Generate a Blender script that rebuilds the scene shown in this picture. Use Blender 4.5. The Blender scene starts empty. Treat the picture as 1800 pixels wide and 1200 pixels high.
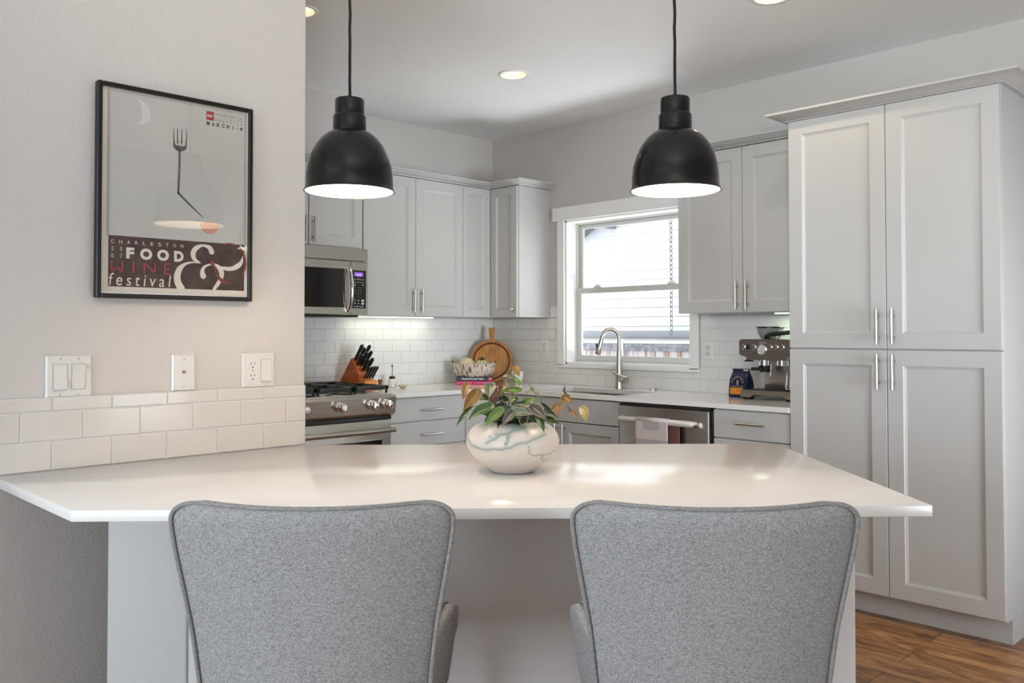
import bpy, bmesh, math, random
from mathutils import Vector, Matrix
random.seed(7)
PI=math.pi
SC=bpy.context.scene
C=SC.collection
# ------------------------------------------------------------------ camera
CAM=Vector((4.8227,-4.5128,1.2740)); YAW=0.7962; PITCH=0.0209; ROLL=-0.001
cd=bpy.data.cameras.new('camera'); cam=bpy.data.objects.new('camera',cd); C.objects.link(cam)
F=Vector((-math.sin(YAW),math.cos(YAW),0)); R=Vector((math.cos(YAW),math.sin(YAW),0)); U=Vector((0,0,1))
F2=math.cos(PITCH)*F+math.sin(PITCH)*U; U2=-math.sin(PITCH)*F+math.cos(PITCH)*U
R3=math.cos(ROLL)*R+math.sin(ROLL)*U2; U3=-math.sin(ROLL)*R+math.cos(ROLL)*U2
m=Matrix((R3,U3,-F2)).transposed().to_4x4(); m.translation=CAM
cam.matrix_world=m
cd.sensor_width=36; cd.lens=1524.29*36/1800; cd.shift_y=-46.52/1800; cd.clip_start=.05
SC.camera=cam
SC.view_settings.view_transform='Standard'; SC.view_settings.look='None'
SC.view_settings.gamma=1; SC.view_settings.use_curve_mapping=False
SC.view_settings.exposure=0.0
SC.cycles.max_bounces=10; SC.cycles.diffuse_bounces=5; SC.cycles.glossy_bounces=5
SC.cycles.transparent_max_bounces=12; SC.cycles.sample_clamp_indirect=14
SC.cycles.caustics_reflective=False; SC.cycles.caustics_refractive=False
# ------------------------------------------------------------------ sky
w=bpy.data.worlds.new('overcast_sky'); SC.world=w; w.use_nodes=True
bg=w.node_tree.nodes['Background']; bg.inputs[0].default_value=(.86,.92,1,1); bg.inputs[1].default_value=4.6
# ------------------------------------------------------------------ daylight from the living-room windows, and added fill lamps
def area(name,loc,target,sx,sy,power,col):
    l=bpy.data.lights.new(name,'AREA'); l.shape='RECTANGLE'; l.size=sx; l.size_y=sy; l.energy=power; l.color=col
    o=bpy.data.objects.new(name,l); C.objects.link(o); o.location=loc
    o.rotation_euler=(Vector(target)-Vector(loc)).to_track_quat('-Z','Z').to_euler(); return o
area('daylight_patio_door',(4.2,-8.40,1.20),(4.2,-4.4,1.2),1.6,2.0,125,(.74,.88,1))
area('daylight_glass_door',(6.80,-1.80,.85),(.6,-.5,1.35),1.3,1.4,13,(.86,.93,1)).data.spread=math.radians(50)
area('under_sill_fill',(1.26,.62,.78),(1.0,-1.3,2.74),1.1,.5,40,(.93,.97,1))  # added lamp outside below the sill, brightens the kitchen ceiling through the window
WARM=(1,.78,.56)
# added fill spot with no fixture, washing the ceiling from behind the camera
fl=bpy.data.lights.new('ceiling_fill_spot','SPOT'); fl.energy=310; fl.color=(1,.965,.89); fl.spot_size=1.5; fl.spot_blend=1; fl.shadow_soft_size=.25
flo=bpy.data.objects.new('ceiling_fill_spot',fl); C.objects.link(flo); flo.location=(5.1,-4.9,1.75)
flo.rotation_euler=(Vector((3.8,-3.1,2.7375))-Vector((5.1,-4.9,1.75))).to_track_quat('-Z','Y').to_euler()
# ------------------------------------------------------------------ materials
def mat(name,col=(.8,.8,.8),rough=.5,metal=0,bump=None,spec=None,emit=None,estr=0,coat=0,noise=None,alpha=1):
    m=bpy.data.materials.new(name); m.use_nodes=True; nt=m.node_tree; b=nt.nodes['Principled BSDF']
    b.inputs['Base Color'].default_value=(*col,1); b.inputs['Roughness'].default_value=rough; b.inputs['Metallic'].default_value=metal
    if spec is not None: b.inputs['Specular IOR Level'].default_value=spec
    if coat: b.inputs['Coat Weight'].default_value=coat; b.inputs['Coat Roughness'].default_value=.05
    if emit: b.inputs['Emission Color'].default_value=(*emit,1); b.inputs['Emission Strength'].default_value=estr
    tc=nt.nodes.new('ShaderNodeTexCoord')
    if bump:
        sc,st,di=bump
        n=nt.nodes.new('ShaderNodeTexNoise'); n.inputs['Scale'].default_value=sc; n.inputs['Detail'].default_value=3
        bp=nt.nodes.new('ShaderNodeBump'); bp.inputs['Strength'].default_value=st; bp.inputs['Distance'].default_value=di
        nt.links.new(tc.outputs['Object'],n.inputs['Vector']); nt.links.new(n.outputs['Fac'],bp.inputs['Height']); nt.links.new(bp.outputs['Normal'],b.inputs['Normal'])
    if noise:
        sc,c2,lo,hi,stretch=noise
        mp=nt.nodes.new('ShaderNodeMapping'); mp.inputs['Scale'].default_value=stretch
        n=nt.nodes.new('ShaderNodeTexNoise'); n.inputs['Scale'].default_value=sc; n.inputs['Detail'].default_value=4
        r=nt.nodes.new('ShaderNodeValToRGB'); r.color_ramp.elements[0].position=lo; r.color_ramp.elements[1].position=hi
        r.color_ramp.elements[0].color=(*col,1); r.color_ramp.elements[1].color=(*c2,1)
        nt.links.new(tc.outputs['Object'],mp.inputs['Vector']); nt.links.new(mp.outputs[0],n.inputs['Vector']); nt.links.new(n.outputs['Fac'],r.inputs[0]); nt.links.new(r.outputs[0],b.inputs['Base Color'])
    return m
M={}
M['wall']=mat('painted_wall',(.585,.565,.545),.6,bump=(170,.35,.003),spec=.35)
M['ceiling']=mat('ceiling_paint',(.90,.90,.89),.75,bump=(160,.1,.002),spec=.2)
M['cab']=mat('grey_cabinet_paint',(.51,.508,.495),.42,spec=.4)
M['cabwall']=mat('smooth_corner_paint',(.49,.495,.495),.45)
M['carpet']=mat('pale_bounce_carpet',(.66,.66,.65),.95)
M['cabin']=mat('cabinet_shadow_gap',(.03,.03,.03),.8)
M['trim']=mat('white_trim_paint',(.87,.87,.86),.35)
M['vinyl']=mat('window_vinyl',(.62,.63,.60),.4)
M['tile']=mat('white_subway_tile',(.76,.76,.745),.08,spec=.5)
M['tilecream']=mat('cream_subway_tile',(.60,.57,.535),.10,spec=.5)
M['grout']=mat('tile_grout',(.60,.59,.57),.85)
M['quartz']=mat('white_quartz',(.80,.785,.765),.14,noise=(70,(.77,.755,.735),.62,.74,(1,1,1)))
M['steel']=mat('brushed_steel',(.62,.585,.54),.30,1,noise=(9,(.52,.485,.44),.35,.7,(1,1,30)))
M['steel_h']=mat('brushed_steel_horizontal',(.62,.585,.54),.27,1,noise=(7,(.52,.485,.44),.35,.7,(.6,.6,40)))
M['nickel']=mat('satin_nickel',(.52,.49,.45),.28,1)
M['chrome']=mat('polished_chrome',(.80,.80,.80),.10,1)
M['iron']=mat('black_cast_iron',(.018,.019,.022),.42)
M['blackglass']=mat('black_glass',(.008,.008,.008),.06,coat=.4)
M['black']=mat('satin_black_lamp_enamel',(0.004,.004,.0045),.19,spec=.3)
M['blackp']=mat('black_plastic',(.012,.012,.013),.3)
M['frame']=mat('black_frame',(.008,.007,.007),.38,spec=.3)
M['white_in']=mat('white_enamel_lining',(.92,.91,.89),.4)
M['plate']=mat('white_plastic_plate',(.64,.615,.585),.3)
M['plate_white']=mat('white_socket_plate',(.78,.78,.77),.3)
M['plate_line']=mat('plate_gap_shade',(.30,.27,.25),.6)
M['slot']=mat('socket_slot',(.03,.025,.02),.6)
M['brass']=mat('jack_brass',(.30,.22,.09),.4,1)
M['paper']=mat('poster_paper',(.66,.62,.56),.7)
M['printgrey']=mat('poster_grey_print',(.48,.475,.455),.7,noise=(5,(.53,.515,.485),.3,.75,(1,1,1)))
M['printbrown']=mat('poster_brown_print',(.035,.014,.011),.6,noise=(28,(.085,.045,.032),.42,.72,(1,1,1)))
M['printcream']=mat('poster_cream_print',(.68,.64,.57),.6)
M['printred']=mat('poster_red_print',(.36,.03,.05),.6)
M['printrust']=mat('poster_rust_print',(.20,.035,.025),.6)
M['printdark']=mat('poster_dark_print',(.03,.027,.025),.6)
M['printfork']=mat('poster_fork_print',(.075,.068,.062),.6,noise=(60,(.16,.14,.13),.4,.7,(1,1,1)))
M['printpeach']=mat('poster_peach_print',(.56,.27,.20),.6,noise=(30,(.42,.22,.17),.4,.7,(1,1,1)))
M['printmoon']=mat('poster_moon_print',(.60,.60,.58),.6)
M['printteal']=mat('poster_pale_teal_print',(.35,.48,.46),.6)
M['boardwood']=mat('board_wood',(.34,.12,.015),.38,noise=(7,(.58,.27,.05),.3,.7,(7,7,.8)),coat=.15)
M['boarddark']=mat('board_groove',(.13,.025,.01),.5)
M['block']=mat('cherry_knife_block',(.46,.07,.008),.3,noise=(14,(.62,.15,.015),.35,.7,(1,1,4)),coat=.3)
M['blocklight']=mat('light_cherry_wood',(.72,.22,.04),.32,noise=(14,(.80,.30,.07),.35,.7,(1,1,4)))
M['wicker']=mat('whitewashed_wicker',(.62,.53,.46),.8,noise=(75,(.16,.09,.055),.50,.62,(1,1,.28)))
M['wickerdark']=mat('brown_wicker',(.20,.10,.05),.8,noise=(90,(.42,.32,.22),.5,.65,(1,1,.6)))
M['gourd']=mat('cream_gourd',(.68,.58,.36),.5)
M['gourdstripe']=mat('green_gourd_stripe',(.17,.19,.07),.6)
M['stalk']=mat('dry_stalk',(.06,.055,.03),.8)
M['navy']=mat('navy_cover',(.030,.045,.085),.4)
M['magenta']=mat('magenta_cover',(.62,.02,.13),.4)
M['white']=mat('white_print',(.80,.80,.80),.5)
M['pink']=mat('pink_print',(.85,.45,.55),.5)
M['pot']=mat('white_speckled_ceramic',(.72,.71,.68),.35,noise=(95,(.22,.22,.22),.60,.66,(1,1,1)))
M['soil']=mat('potting_soil',(.045,.03,.02),.95,bump=(120,.8,.01))
M['stem']=mat('plant_stem',(.20,.15,.06),.5)
M['bagblue']=mat('navy_foil_bag',(.010,.018,.065),.32,bump=(40,.35,.01))
M['orange']=mat('orange_label',(.70,.25,.025),.45)
M['bagtext']=mat('bag_copper_print',(.62,.36,.20),.4)
M['milk']=mat('clear_hopper_plastic',(.30,.32,.30),.15,spec=.6)
M['towel']=mat('pale_lilac_towel',(.56,.49,.48),.9,bump=(500,.5,.002))
M['towel2']=mat('grey_lilac_towel_check',(.40,.36,.38),.9,bump=(500,.5,.002))
M['towel3']=mat('rust_towel_back',(.16,.07,.055),.9)
M['white_handle']=mat('pale_steel_handle',(.72,.70,.68),.35,.4)
M['display']=mat('violet_display',(.05,.01,.10),.3,emit=(.30,.14,.75),estr=.9)
M['displaytext']=mat('display_digits',(.6,.6,.9),.3,emit=(.7,.7,1),estr=1.2)
M['keys']=mat('keypad_print',(.55,.55,.55),.5)
M['gauge']=mat('gauge_dial',(.62,.62,.66),.3)
M['siding']=mat('white_lap_siding',(.52,.525,.53),.7)
M['fenceband']=mat('grey_fence_rail',(.22,.225,.24),.8)
M['fence']=mat('weathered_fence',(.42,.40,.40),.85,noise=(5.5,(.30,.19,.17),.44,.62,(2.6,1,.15)))
M['fencegrey']=mat('weathered_grey_board',(.13,.13,.14),.9,noise=(30,(.27,.27,.285),.4,.7,(1,1,1)))
M['eave']=mat('grey_eave',(.14,.145,.165),.7)
M['chainm']=mat('galvanised_chain',(.10,.10,.10),.6,.4)
M['ground']=mat('gravel_ground',(.50,.49,.47),.95)
M['legwood']=mat('dark_chair_leg_wood',(.09,.055,.035),.4)
M['bulb']=mat('warm_bulb',(1,1,1),.5,emit=(1,.765,.54),estr=178)
M['canglow']=mat('recessed_bulb',(1,1,1),.5,emit=(1,.88,.72),estr=9)
M['canring']=mat('recessed_reflector',(.72,.60,.46),.4)
M['ledstrip']=mat('under_cabinet_strip',(1,1,1),.5,emit=(.93,1,.78),estr=1.6)
M['glassjar']=mat('clear_jar',(.75,.78,.78),.08,spec=.8)
M['brownwood']=mat('brown_mill_wood',(.16,.07,.03),.35)
M['outletgap']=mat('socket_face',(.66,.65,.63),.3)
# thin pane glass
def pane(name,tint=(1,1,1)):
    m=bpy.data.materials.new(name); m.use_nodes=True; nt=m.node_tree; nt.nodes.clear()
    o=nt.nodes.new('ShaderNodeOutputMaterial'); mx=nt.nodes.new('ShaderNodeMixShader'); t=nt.nodes.new('ShaderNodeBsdfTransparent'); g=nt.nodes.new('ShaderNodeBsdfGlossy')
    f=nt.nodes.new('ShaderNodeFresnel'); f.inputs[0].default_value=1.5; g.inputs['Roughness'].default_value=.0; t.inputs[0].default_value=(*tint,1)
    ge=nt.nodes.new('ShaderNodeNewGeometry'); mr=nt.nodes.new('ShaderNodeMapRange'); mr.inputs['To Min'].default_value=1.5; mr.inputs['To Max'].default_value=1/1.5; nt.links.new(ge.outputs['Backfacing'],mr.inputs[0]); nt.links.new(mr.outputs[0],f.inputs[0])
    nt.links.new(f.outputs[0],mx.inputs[0]); nt.links.new(t.outputs[0],mx.inputs[1]); nt.links.new(g.outputs[0],mx.inputs[2]); nt.links.new(mx.outputs[0],o.inputs[0]); return m
M['pane']=pane('window_pane_glass',(.97,.98,.98)); M['pglass']=pane('picture_glass')
# woven upholstery
def fabric(name,c1,c2):
    m=mat(name,c1,.9,spec=.15); nt=m.node_tree; b=nt.nodes['Principled BSDF']; tc=nt.nodes.new('ShaderNodeTexCoord')
    outs=[]
    for sc in ((120,120,1500),(1400,1400,130),(420,420,520)):
        mp=nt.nodes.new('ShaderNodeMapping'); mp.inputs['Scale'].default_value=sc
        n=nt.nodes.new('ShaderNodeTexNoise'); n.inputs['Scale'].default_value=1; n.inputs['Detail'].default_value=2
        nt.links.new(tc.outputs['Object'],mp.inputs['Vector']); nt.links.new(mp.outputs[0],n.inputs['Vector']); outs.append(n.outputs['Fac'])
    a=nt.nodes.new('ShaderNodeMath'); a.operation='ADD'; nt.links.new(outs[0],a.inputs[0]); nt.links.new(outs[1],a.inputs[1])
    a2=nt.nodes.new('ShaderNodeMath'); a2.operation='ADD'; nt.links.new(a.outputs[0],a2.inputs[0]); nt.links.new(outs[2],a2.inputs[1])
    mr=nt.nodes.new('ShaderNodeMapRange'); mr.inputs['From Min'].default_value=1.22; mr.inputs['From Max'].default_value=1.78; nt.links.new(a2.outputs[0],mr.inputs[0])
    mx=nt.nodes.new('ShaderNodeMix'); mx.data_type='RGBA'; mx.inputs[6].default_value=(*c1,1); mx.inputs[7].default_value=(*c2,1)
    nt.links.new(mr.outputs[0],mx.inputs[0]); nt.links.new(mx.outputs[2],b.inputs['Base Color'])
    bp=nt.nodes.new('ShaderNodeBump'); bp.inputs['Strength'].default_value=.25; bp.inputs['Distance'].default_value=.001
    nt.links.new(a2.outputs[0],bp.inputs['Height']); nt.links.new(bp.outputs[0],b.inputs['Normal']); return m
M['fabric']=fabric('heather_grey_weave',(.17,.17,.172),(.425,.425,.42))
M['piping']=fabric('heather_grey_piping',(.16,.155,.15),(.36,.35,.34))
# plank floor
def floor_mat():
    m=mat('hickory_planks',(.3,.13,.05),.32); nt=m.node_tree; b=nt.nodes['Principled BSDF']; L=nt.links
    tc=nt.nodes.new('ShaderNodeTexCoord'); br=nt.nodes.new('ShaderNodeTexBrick')
    br.inputs['Scale'].default_value=1; br.inputs['Brick Width'].default_value=1.15; br.inputs['Row Height'].default_value=.152; br.inputs['Mortar Size'].default_value=.0016
    br.inputs['Color1'].default_value=(0,0,0,1); br.inputs['Color2'].default_value=(1,1,1,1); br.inputs['Mortar'].default_value=(0,0,0,1); br.offset=.37
    L.new(tc.outputs['Object'],br.inputs['Vector'])
    sep=nt.nodes.new('ShaderNodeSeparateColor'); L.new(br.outputs['Color'],sep.inputs[0])
    mp=nt.nodes.new('ShaderNodeMapping'); mp.inputs['Scale'].default_value=(2.6,7.5,1); L.new(tc.outputs['Object'],mp.inputs['Vector'])
    # offset grain per plank
    cx=nt.nodes.new('ShaderNodeCombineXYZ'); mm=nt.nodes.new('ShaderNodeMath'); mm.operation='MULTIPLY'; mm.inputs[1].default_value=37; L.new(sep.outputs[0],mm.inputs[0]); L.new(mm.outputs[0],cx.inputs[0]); L.new(mm.outputs[0],cx.inputs[1])
    va=nt.nodes.new('ShaderNodeVectorMath'); L.new(mp.outputs[0],va.inputs[0]); L.new(cx.outputs[0],va.inputs[1])
    n=nt.nodes.new('ShaderNodeTexNoise'); n.inputs['Scale'].default_value=1.7; n.inputs['Detail'].default_value=8; n.inputs['Roughness'].default_value=.62; n.inputs['Distortion'].default_value=1.1; L.new(va.outputs[0],n.inputs['Vector'])
    r=nt.nodes.new('ShaderNodeValToRGB'); e=r.color_ramp.elements; e[0].position=.30; e[0].color=(.085,.036,.016,1); e[1].position=.72; e[1].color=(.50,.29,.13,1)
    e2=e.new(.45); e2.color=(.27,.118,.042,1); e3=e.new(.56); e3.color=(.42,.205,.078,1)
    L.new(n.outputs['Fac'],r.inputs[0])
    hs=nt.nodes.new('ShaderNodeHueSaturation'); mr=nt.nodes.new('ShaderNodeMapRange'); mr.inputs['To Min'].default_value=.62; mr.inputs['To Max'].default_value=1.35; L.new(sep.outputs[0],mr.inputs[0]); L.new(mr.outputs[0],hs.inputs['Value']); L.new(r.outputs[0],hs.inputs['Color'])
    mx=nt.nodes.new('ShaderNodeMix'); mx.data_type='RGBA'; mx.inputs[7].default_value=(.02,.008,.004,1); L.new(br.outputs['Fac'],mx.inputs[0]); L.new(hs.outputs[0],mx.inputs[6]); L.new(mx.outputs[2],b.inputs['Base Color'])
    bp=nt.nodes.new('ShaderNodeBump'); bp.inputs['Strength'].default_value=.25; bp.inputs['Distance'].default_value=.004; L.new(n.outputs['Fac'],bp.inputs['Height']); L.new(bp.outputs[0],b.inputs['Normal'])
    return m
M['floor']=floor_mat()
# leaf: veined along the midrib, uses the leaf's own UV
def leaf_mat(name,c,c2,rough=.4):
    m=mat(name,c,rough,spec=.4); nt=m.node_tree; b=nt.nodes['Principled BSDF']; L=nt.links
    uv=nt.nodes.new('ShaderNodeUVMap'); sp=nt.nodes.new('ShaderNodeSeparateXYZ'); L.new(uv.outputs[0],sp.inputs[0])
    s=nt.nodes.new('ShaderNodeMath'); s.operation='MULTIPLY'; s.inputs[1].default_value=PI*4; L.new(sp.outputs[0],s.inputs[0])
    c_=nt.nodes.new('ShaderNodeMath'); c_.operation='COSINE'; L.new(s.outputs[0],c_.inputs[0])
    p=nt.nodes.new('ShaderNodeMapRange'); p.inputs['From Min'].default_value=.72; p.inputs['From Max'].default_value=1; L.new(c_.outputs[0],p.inputs[0])
    mx=nt.nodes.new('ShaderNodeMix'); mx.data_type='RGBA'; mx.inputs[6].default_value=(*c,1); mx.inputs[7].default_value=(*c2,1); L.new(p.outputs[0],mx.inputs[0]); L.new(mx.outputs[2],b.inputs['Base Color'])
    b.inputs['Subsurface Weight'].default_value=0
    return m
LM={'amber':leaf_mat('amber_leaf',(.16,.08,.016),(.30,.20,.06)),'green':leaf_mat('green_leaf',(.020,.060,.010),(.10,.17,.05)),'bright':leaf_mat('bright_leaf',(.065,.13,.018),(.20,.29,.08)),
'dusty':leaf_mat('dusty_leaf',(.095,.105,.06),(.33,.32,.25)),'maroon':leaf_mat('maroon_leaf',(.055,.02,.015),(.13,.05,.035)),'purple':leaf_mat('purple_leaf',(.05,.045,.035),(.30,.28,.23)),
'dark':leaf_mat('dark_leaf',(.010,.030,.016),(.02,.06,.035)),'pale':leaf_mat('pale_leaf',(.27,.20,.07),(.36,.38,.18))}
# ------------------------------------------------------------------ mesh helpers
class MB:
    def __init__(s): s.v=[]; s.f=[]; s.mi=[]; s.uv={}; s.cur=0
    def add(s,vs,fs,mi=None):
        o=len(s.v); s.v+= [Vector(a) for a in vs]
        for f in fs: s.f.append([i+o for i in f]); s.mi.append(s.cur if mi is None else mi)
        return s
    def box(s,a,b,r=0,xf=None,mi=None):
        x0,x1=sorted((a[0],b[0])); y0,y1=sorted((a[1],b[1])); z0,z1=sorted((a[2],b[2]))
        bm=bmesh.new(); bmesh.ops.create_cube(bm,size=1)
        for v in bm.verts: v.co=Vector(((x0+x1)/2+v.co.x*(x1-x0),(y0+y1)/2+v.co.y*(y1-y0),(z0+z1)/2+v.co.z*(z1-z0)))
        r=min(r,.45*min(x1-x0,y1-y0,z1-z0))
        if r>0: bmesh.ops.bevel(bm,geom=bm.edges[:],offset=r,segments=2 if r>.003 else 1,profile=.5,affect='EDGES')
        s.bm(bm,xf,mi); return s
    def bm(s,bm,xf=None,mi=None):
        bm.verts.ensure_lookup_table(); bm.verts.index_update()
        s.add([xf(v.co) if xf else v.co.copy() for v in bm.verts],[[v.index for v in f.verts] for f in bm.faces],mi); bm.free()
    def lathe(s,prof,c=(0,0,0),seg=48,axis='z',mi=None,cap=True,xf=None):
        vs=[];fs=[];n=len(prof)
        for r,z in prof:
            for k in range(seg):
                a=2*PI*k/seg; p=(r*math.cos(a),r*math.sin(a),z)
                if axis=='x': p=(p[2],p[0],p[1])
                if axis=='y': p=(p[0],-p[2],p[1])
                p=Vector(p)+Vector(c); vs.append(xf(p) if xf else p)
        for i in range(n-1):
            for k in range(seg): fs.append([i*seg+k,i*seg+(k+1)%seg,(i+1)*seg+(k+1)%seg,(i+1)*seg+k])
        if cap:
            if prof[0][0]>1e-6: fs.append([k for k in range(seg)][::-1])
            if prof[-1][0]>1e-6: fs.append([(n-1)*seg+k for k in range(seg)])
        return s.add(vs,fs,mi)
    def tube(s,pts,r,seg=12,mi=None,cap=True):
        pts=[Vector(p) for p in pts]; n=len(pts); rs=r if isinstance(r,(list,tuple)) else [r]*n
        vs=[];fs=[]; up=None
        for i,p in enumerate(pts):
            d=(pts[min(i+1,n-1)]-pts[max(i-1,0)]).normalized()
            if up is None: up=Vector((0,0,1)) if abs(d.z)<.9 else Vector((1,0,0))
            a=d.cross(up)
            if a.length<1e-5: a=d.cross(Vector((0,1,0)))
            a.normalize(); b=a.cross(d).normalized(); up=b
            for k in range(seg):
                t=2*PI*k/seg; vs.append(p+rs[i]*(math.cos(t)*a+math.sin(t)*b))
        for i in range(n-1):
            for k in range(seg): fs.append([i*seg+k,i*seg+(k+1)%seg,(i+1)*seg+(k+1)%seg,(i+1)*seg+k])
        if cap: fs.append(list(range(seg))[::-1]); fs.append([(n-1)*seg+k for k in range(seg)])
        return s.add(vs,fs,mi)
    def prism(s,poly,z0,z1,xf=None,mi=None):
        n=len(poly); xf=xf or (lambda p:p)
        vs=[xf(Vector((a,b,z0))) for a,b in poly]+[xf(Vector((a,b,z1))) for a,b in poly]
        fs=[list(range(n))[::-1],list(range(n,2*n))]+[[i,(i+1)%n,n+(i+1)%n,n+i] for i in range(n)]
        return s.add(vs,fs,mi)
    def sweep(s,path,prof,mi=None):
        # path: xy points; prof: (out,z); out is to the right of travel, mitred
        P=[Vector((a,b)) for a,b in path]; n=len(P); vs=[];fs=[];k=len(prof)
        for i,p in enumerate(P):
            ns=[]
            if i>0: d=(P[i]-P[i-1]).normalized(); ns.append(Vector((d.y,-d.x)))
            if i<n-1: d=(P[i+1]-P[i]).normalized(); ns.append(Vector((d.y,-d.x)))
            nn=sum(ns,Vector((0,0))); nn=nn.normalized(); nn=nn/max(.3,nn.dot(ns[0]))
            for o,z in prof: vs.append(Vector((p.x+nn.x*o,p.y+nn.y*o,z)))
        for i in range(n-1):
            for j in range(k): fs.append([i*k+j,i*k+(j+1)%k,(i+1)*k+(j+1)%k,(i+1)*k+j])
        fs.append(list(range(k))[::-1]); fs.append([(n-1)*k+j for j in range(k)])
        return s.add(vs,fs,mi)
    def text(s,t,xf,w=None,h=None,mi=None,shear=0,bold=0,spacing=1,x0=0,y0=0):
        # glyph outlines laid into the box x0,y0,w,h of the frame given by xf(u,v)
        cu=bpy.data.curves.new('t','FONT'); cu.body=t; cu.shear=shear; cu.offset=bold; cu.space_character=spacing; cu.resolution_u=4
        o=bpy.data.objects.new('t',cu); C.objects.link(o); bpy.context.view_layer.update()
        me=bpy.data.meshes.new_from_object(o.evaluated_get(bpy.context.evaluated_depsgraph_get()))
        co=[v.co.copy() for v in me.vertices]; fs=[list(p.vertices) for p in me.polygons]
        bpy.data.objects.remove(o); bpy.data.meshes.remove(me); bpy.data.curves.remove(cu)
        if not co: return s
        ax,bx=min(c.x for c in co),max(c.x for c in co); ay,by=min(c.y for c in co),max(c.y for c in co)
        sy=h/(by-ay) if h else None; sx=w/(bx-ax) if w else sy; sy=sy or sx
        return s.add([xf(x0+(c.x-ax)*sx,y0+(c.y-ay)*sy) for c in co],fs,mi)
    def stroke(s,pts,xf,mi=None,res=8,co=Vector((.00015,0,0))):
        # variable width ribbon through (a,b,width), Catmull-Rom
        P=[Vector(p) for p in pts]; Q=[]
        for i in range(len(P)-1):
            p0=P[max(i-1,0)];p1=P[i];p2=P[i+1];p3=P[min(i+2,len(P)-1)]
            for k in range(res):
                t=k/res; Q.append(.5*((2*p1)+(p2-p0)*t+(2*p0-5*p1+4*p2-p3)*t*t+(3*p1-p0-3*p2+p3)*t**3))
        Q.append(P[-1]); vs=[];fs=[]
        for i,q in enumerate(Q):
            d=Q[min(i+1,len(Q)-1)]-Q[max(i-1,0)]; d=Vector((d.x,d.y)).normalized(); nrm=Vector((-d.y,d.x))*abs(q.z)/2
            vs.append(xf(q.x+nrm.x,q.y+nrm.y)); vs.append(xf(q.x-nrm.x,q.y-nrm.y))
        for i in range(len(Q)-1): fs.append([2*i,2*i+1,2*i+3,2*i+2])
        for e,i in ((Q[0],0),(Q[-1],-1)):
            r=abs(e.z)/2; s.add([xf(e.x+r*math.cos(2*PI*k/16),e.y+r*math.sin(2*PI*k/16))+co for k in range(16)],[list(range(16))],mi)
        return s.add(vs,fs,mi)
    def build(s,name,mats,parent=None,local=False,ang=.6,flat=False):
        if not isinstance(mats,(list,tuple)): mats=[mats]
        off=Vector((0,0,0))
        if parent is not None and not local:
            q=parent
            while q is not None: off+=Vector(q.location); q=q.parent
        me=bpy.data.meshes.new(name); me.from_pydata([v-off for v in s.v],[],s.f)
        for mm in mats: me.materials.append(M[mm] if isinstance(mm,str) else mm)
        for p,i in zip(me.polygons,s.mi): p.material_index=min(i,len(mats)-1); p.use_smooth=not flat
        bm=bmesh.new(); bm.from_mesh(me); bmesh.ops.recalc_face_normals(bm,faces=bm.faces[:]); bm.to_mesh(me); bm.free()
        if not flat: me.set_sharp_from_angle(angle=ang)
        o=bpy.data.objects.new(name,me); C.objects.link(o)
        if parent is not None: o.parent=parent
        return o
def thing(name,label,cat,loc=(0,0,0),rz=0,group=None):
    o=bpy.data.objects.new(name,None); o.empty_display_size=.05; C.objects.link(o); o.location=loc; o.rotation_euler=(0,0,rz)
    o['label']=label; o['category']=cat
    if group: o['group']=group
    return o
def tag(o,label,cat,group=None):
    o['label']=label; o['category']=cat
    if group: o['group']=group
    return o
def struct(o,label=None,cat=None):
    o['kind']='structure'
    if label: o['label']=label
    if cat: o['category']=cat
    return o
def dup(root,loc,rz,label,parts=True):
    r=root.copy(); C.objects.link(r); r.location=loc; r.rotation_euler=(0,0,rz); r['label']=label
    if parts:
        for ch in list(root.children):
            c=ch.copy(); C.objects.link(c); c.parent=r
            for g in list(ch.children): d=g.copy(); C.objects.link(d); d.parent=c
    return r
# wall frames: u runs along the wall, n is the distance out of it, z up
PX=lambda p: Vector((p[1],p[0],p[2]))     # range wall, plane x=0, u=y
PY=lambda p: Vector((p[0],-p[1],p[2]))    # window wall, plane y=0, u=x
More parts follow.
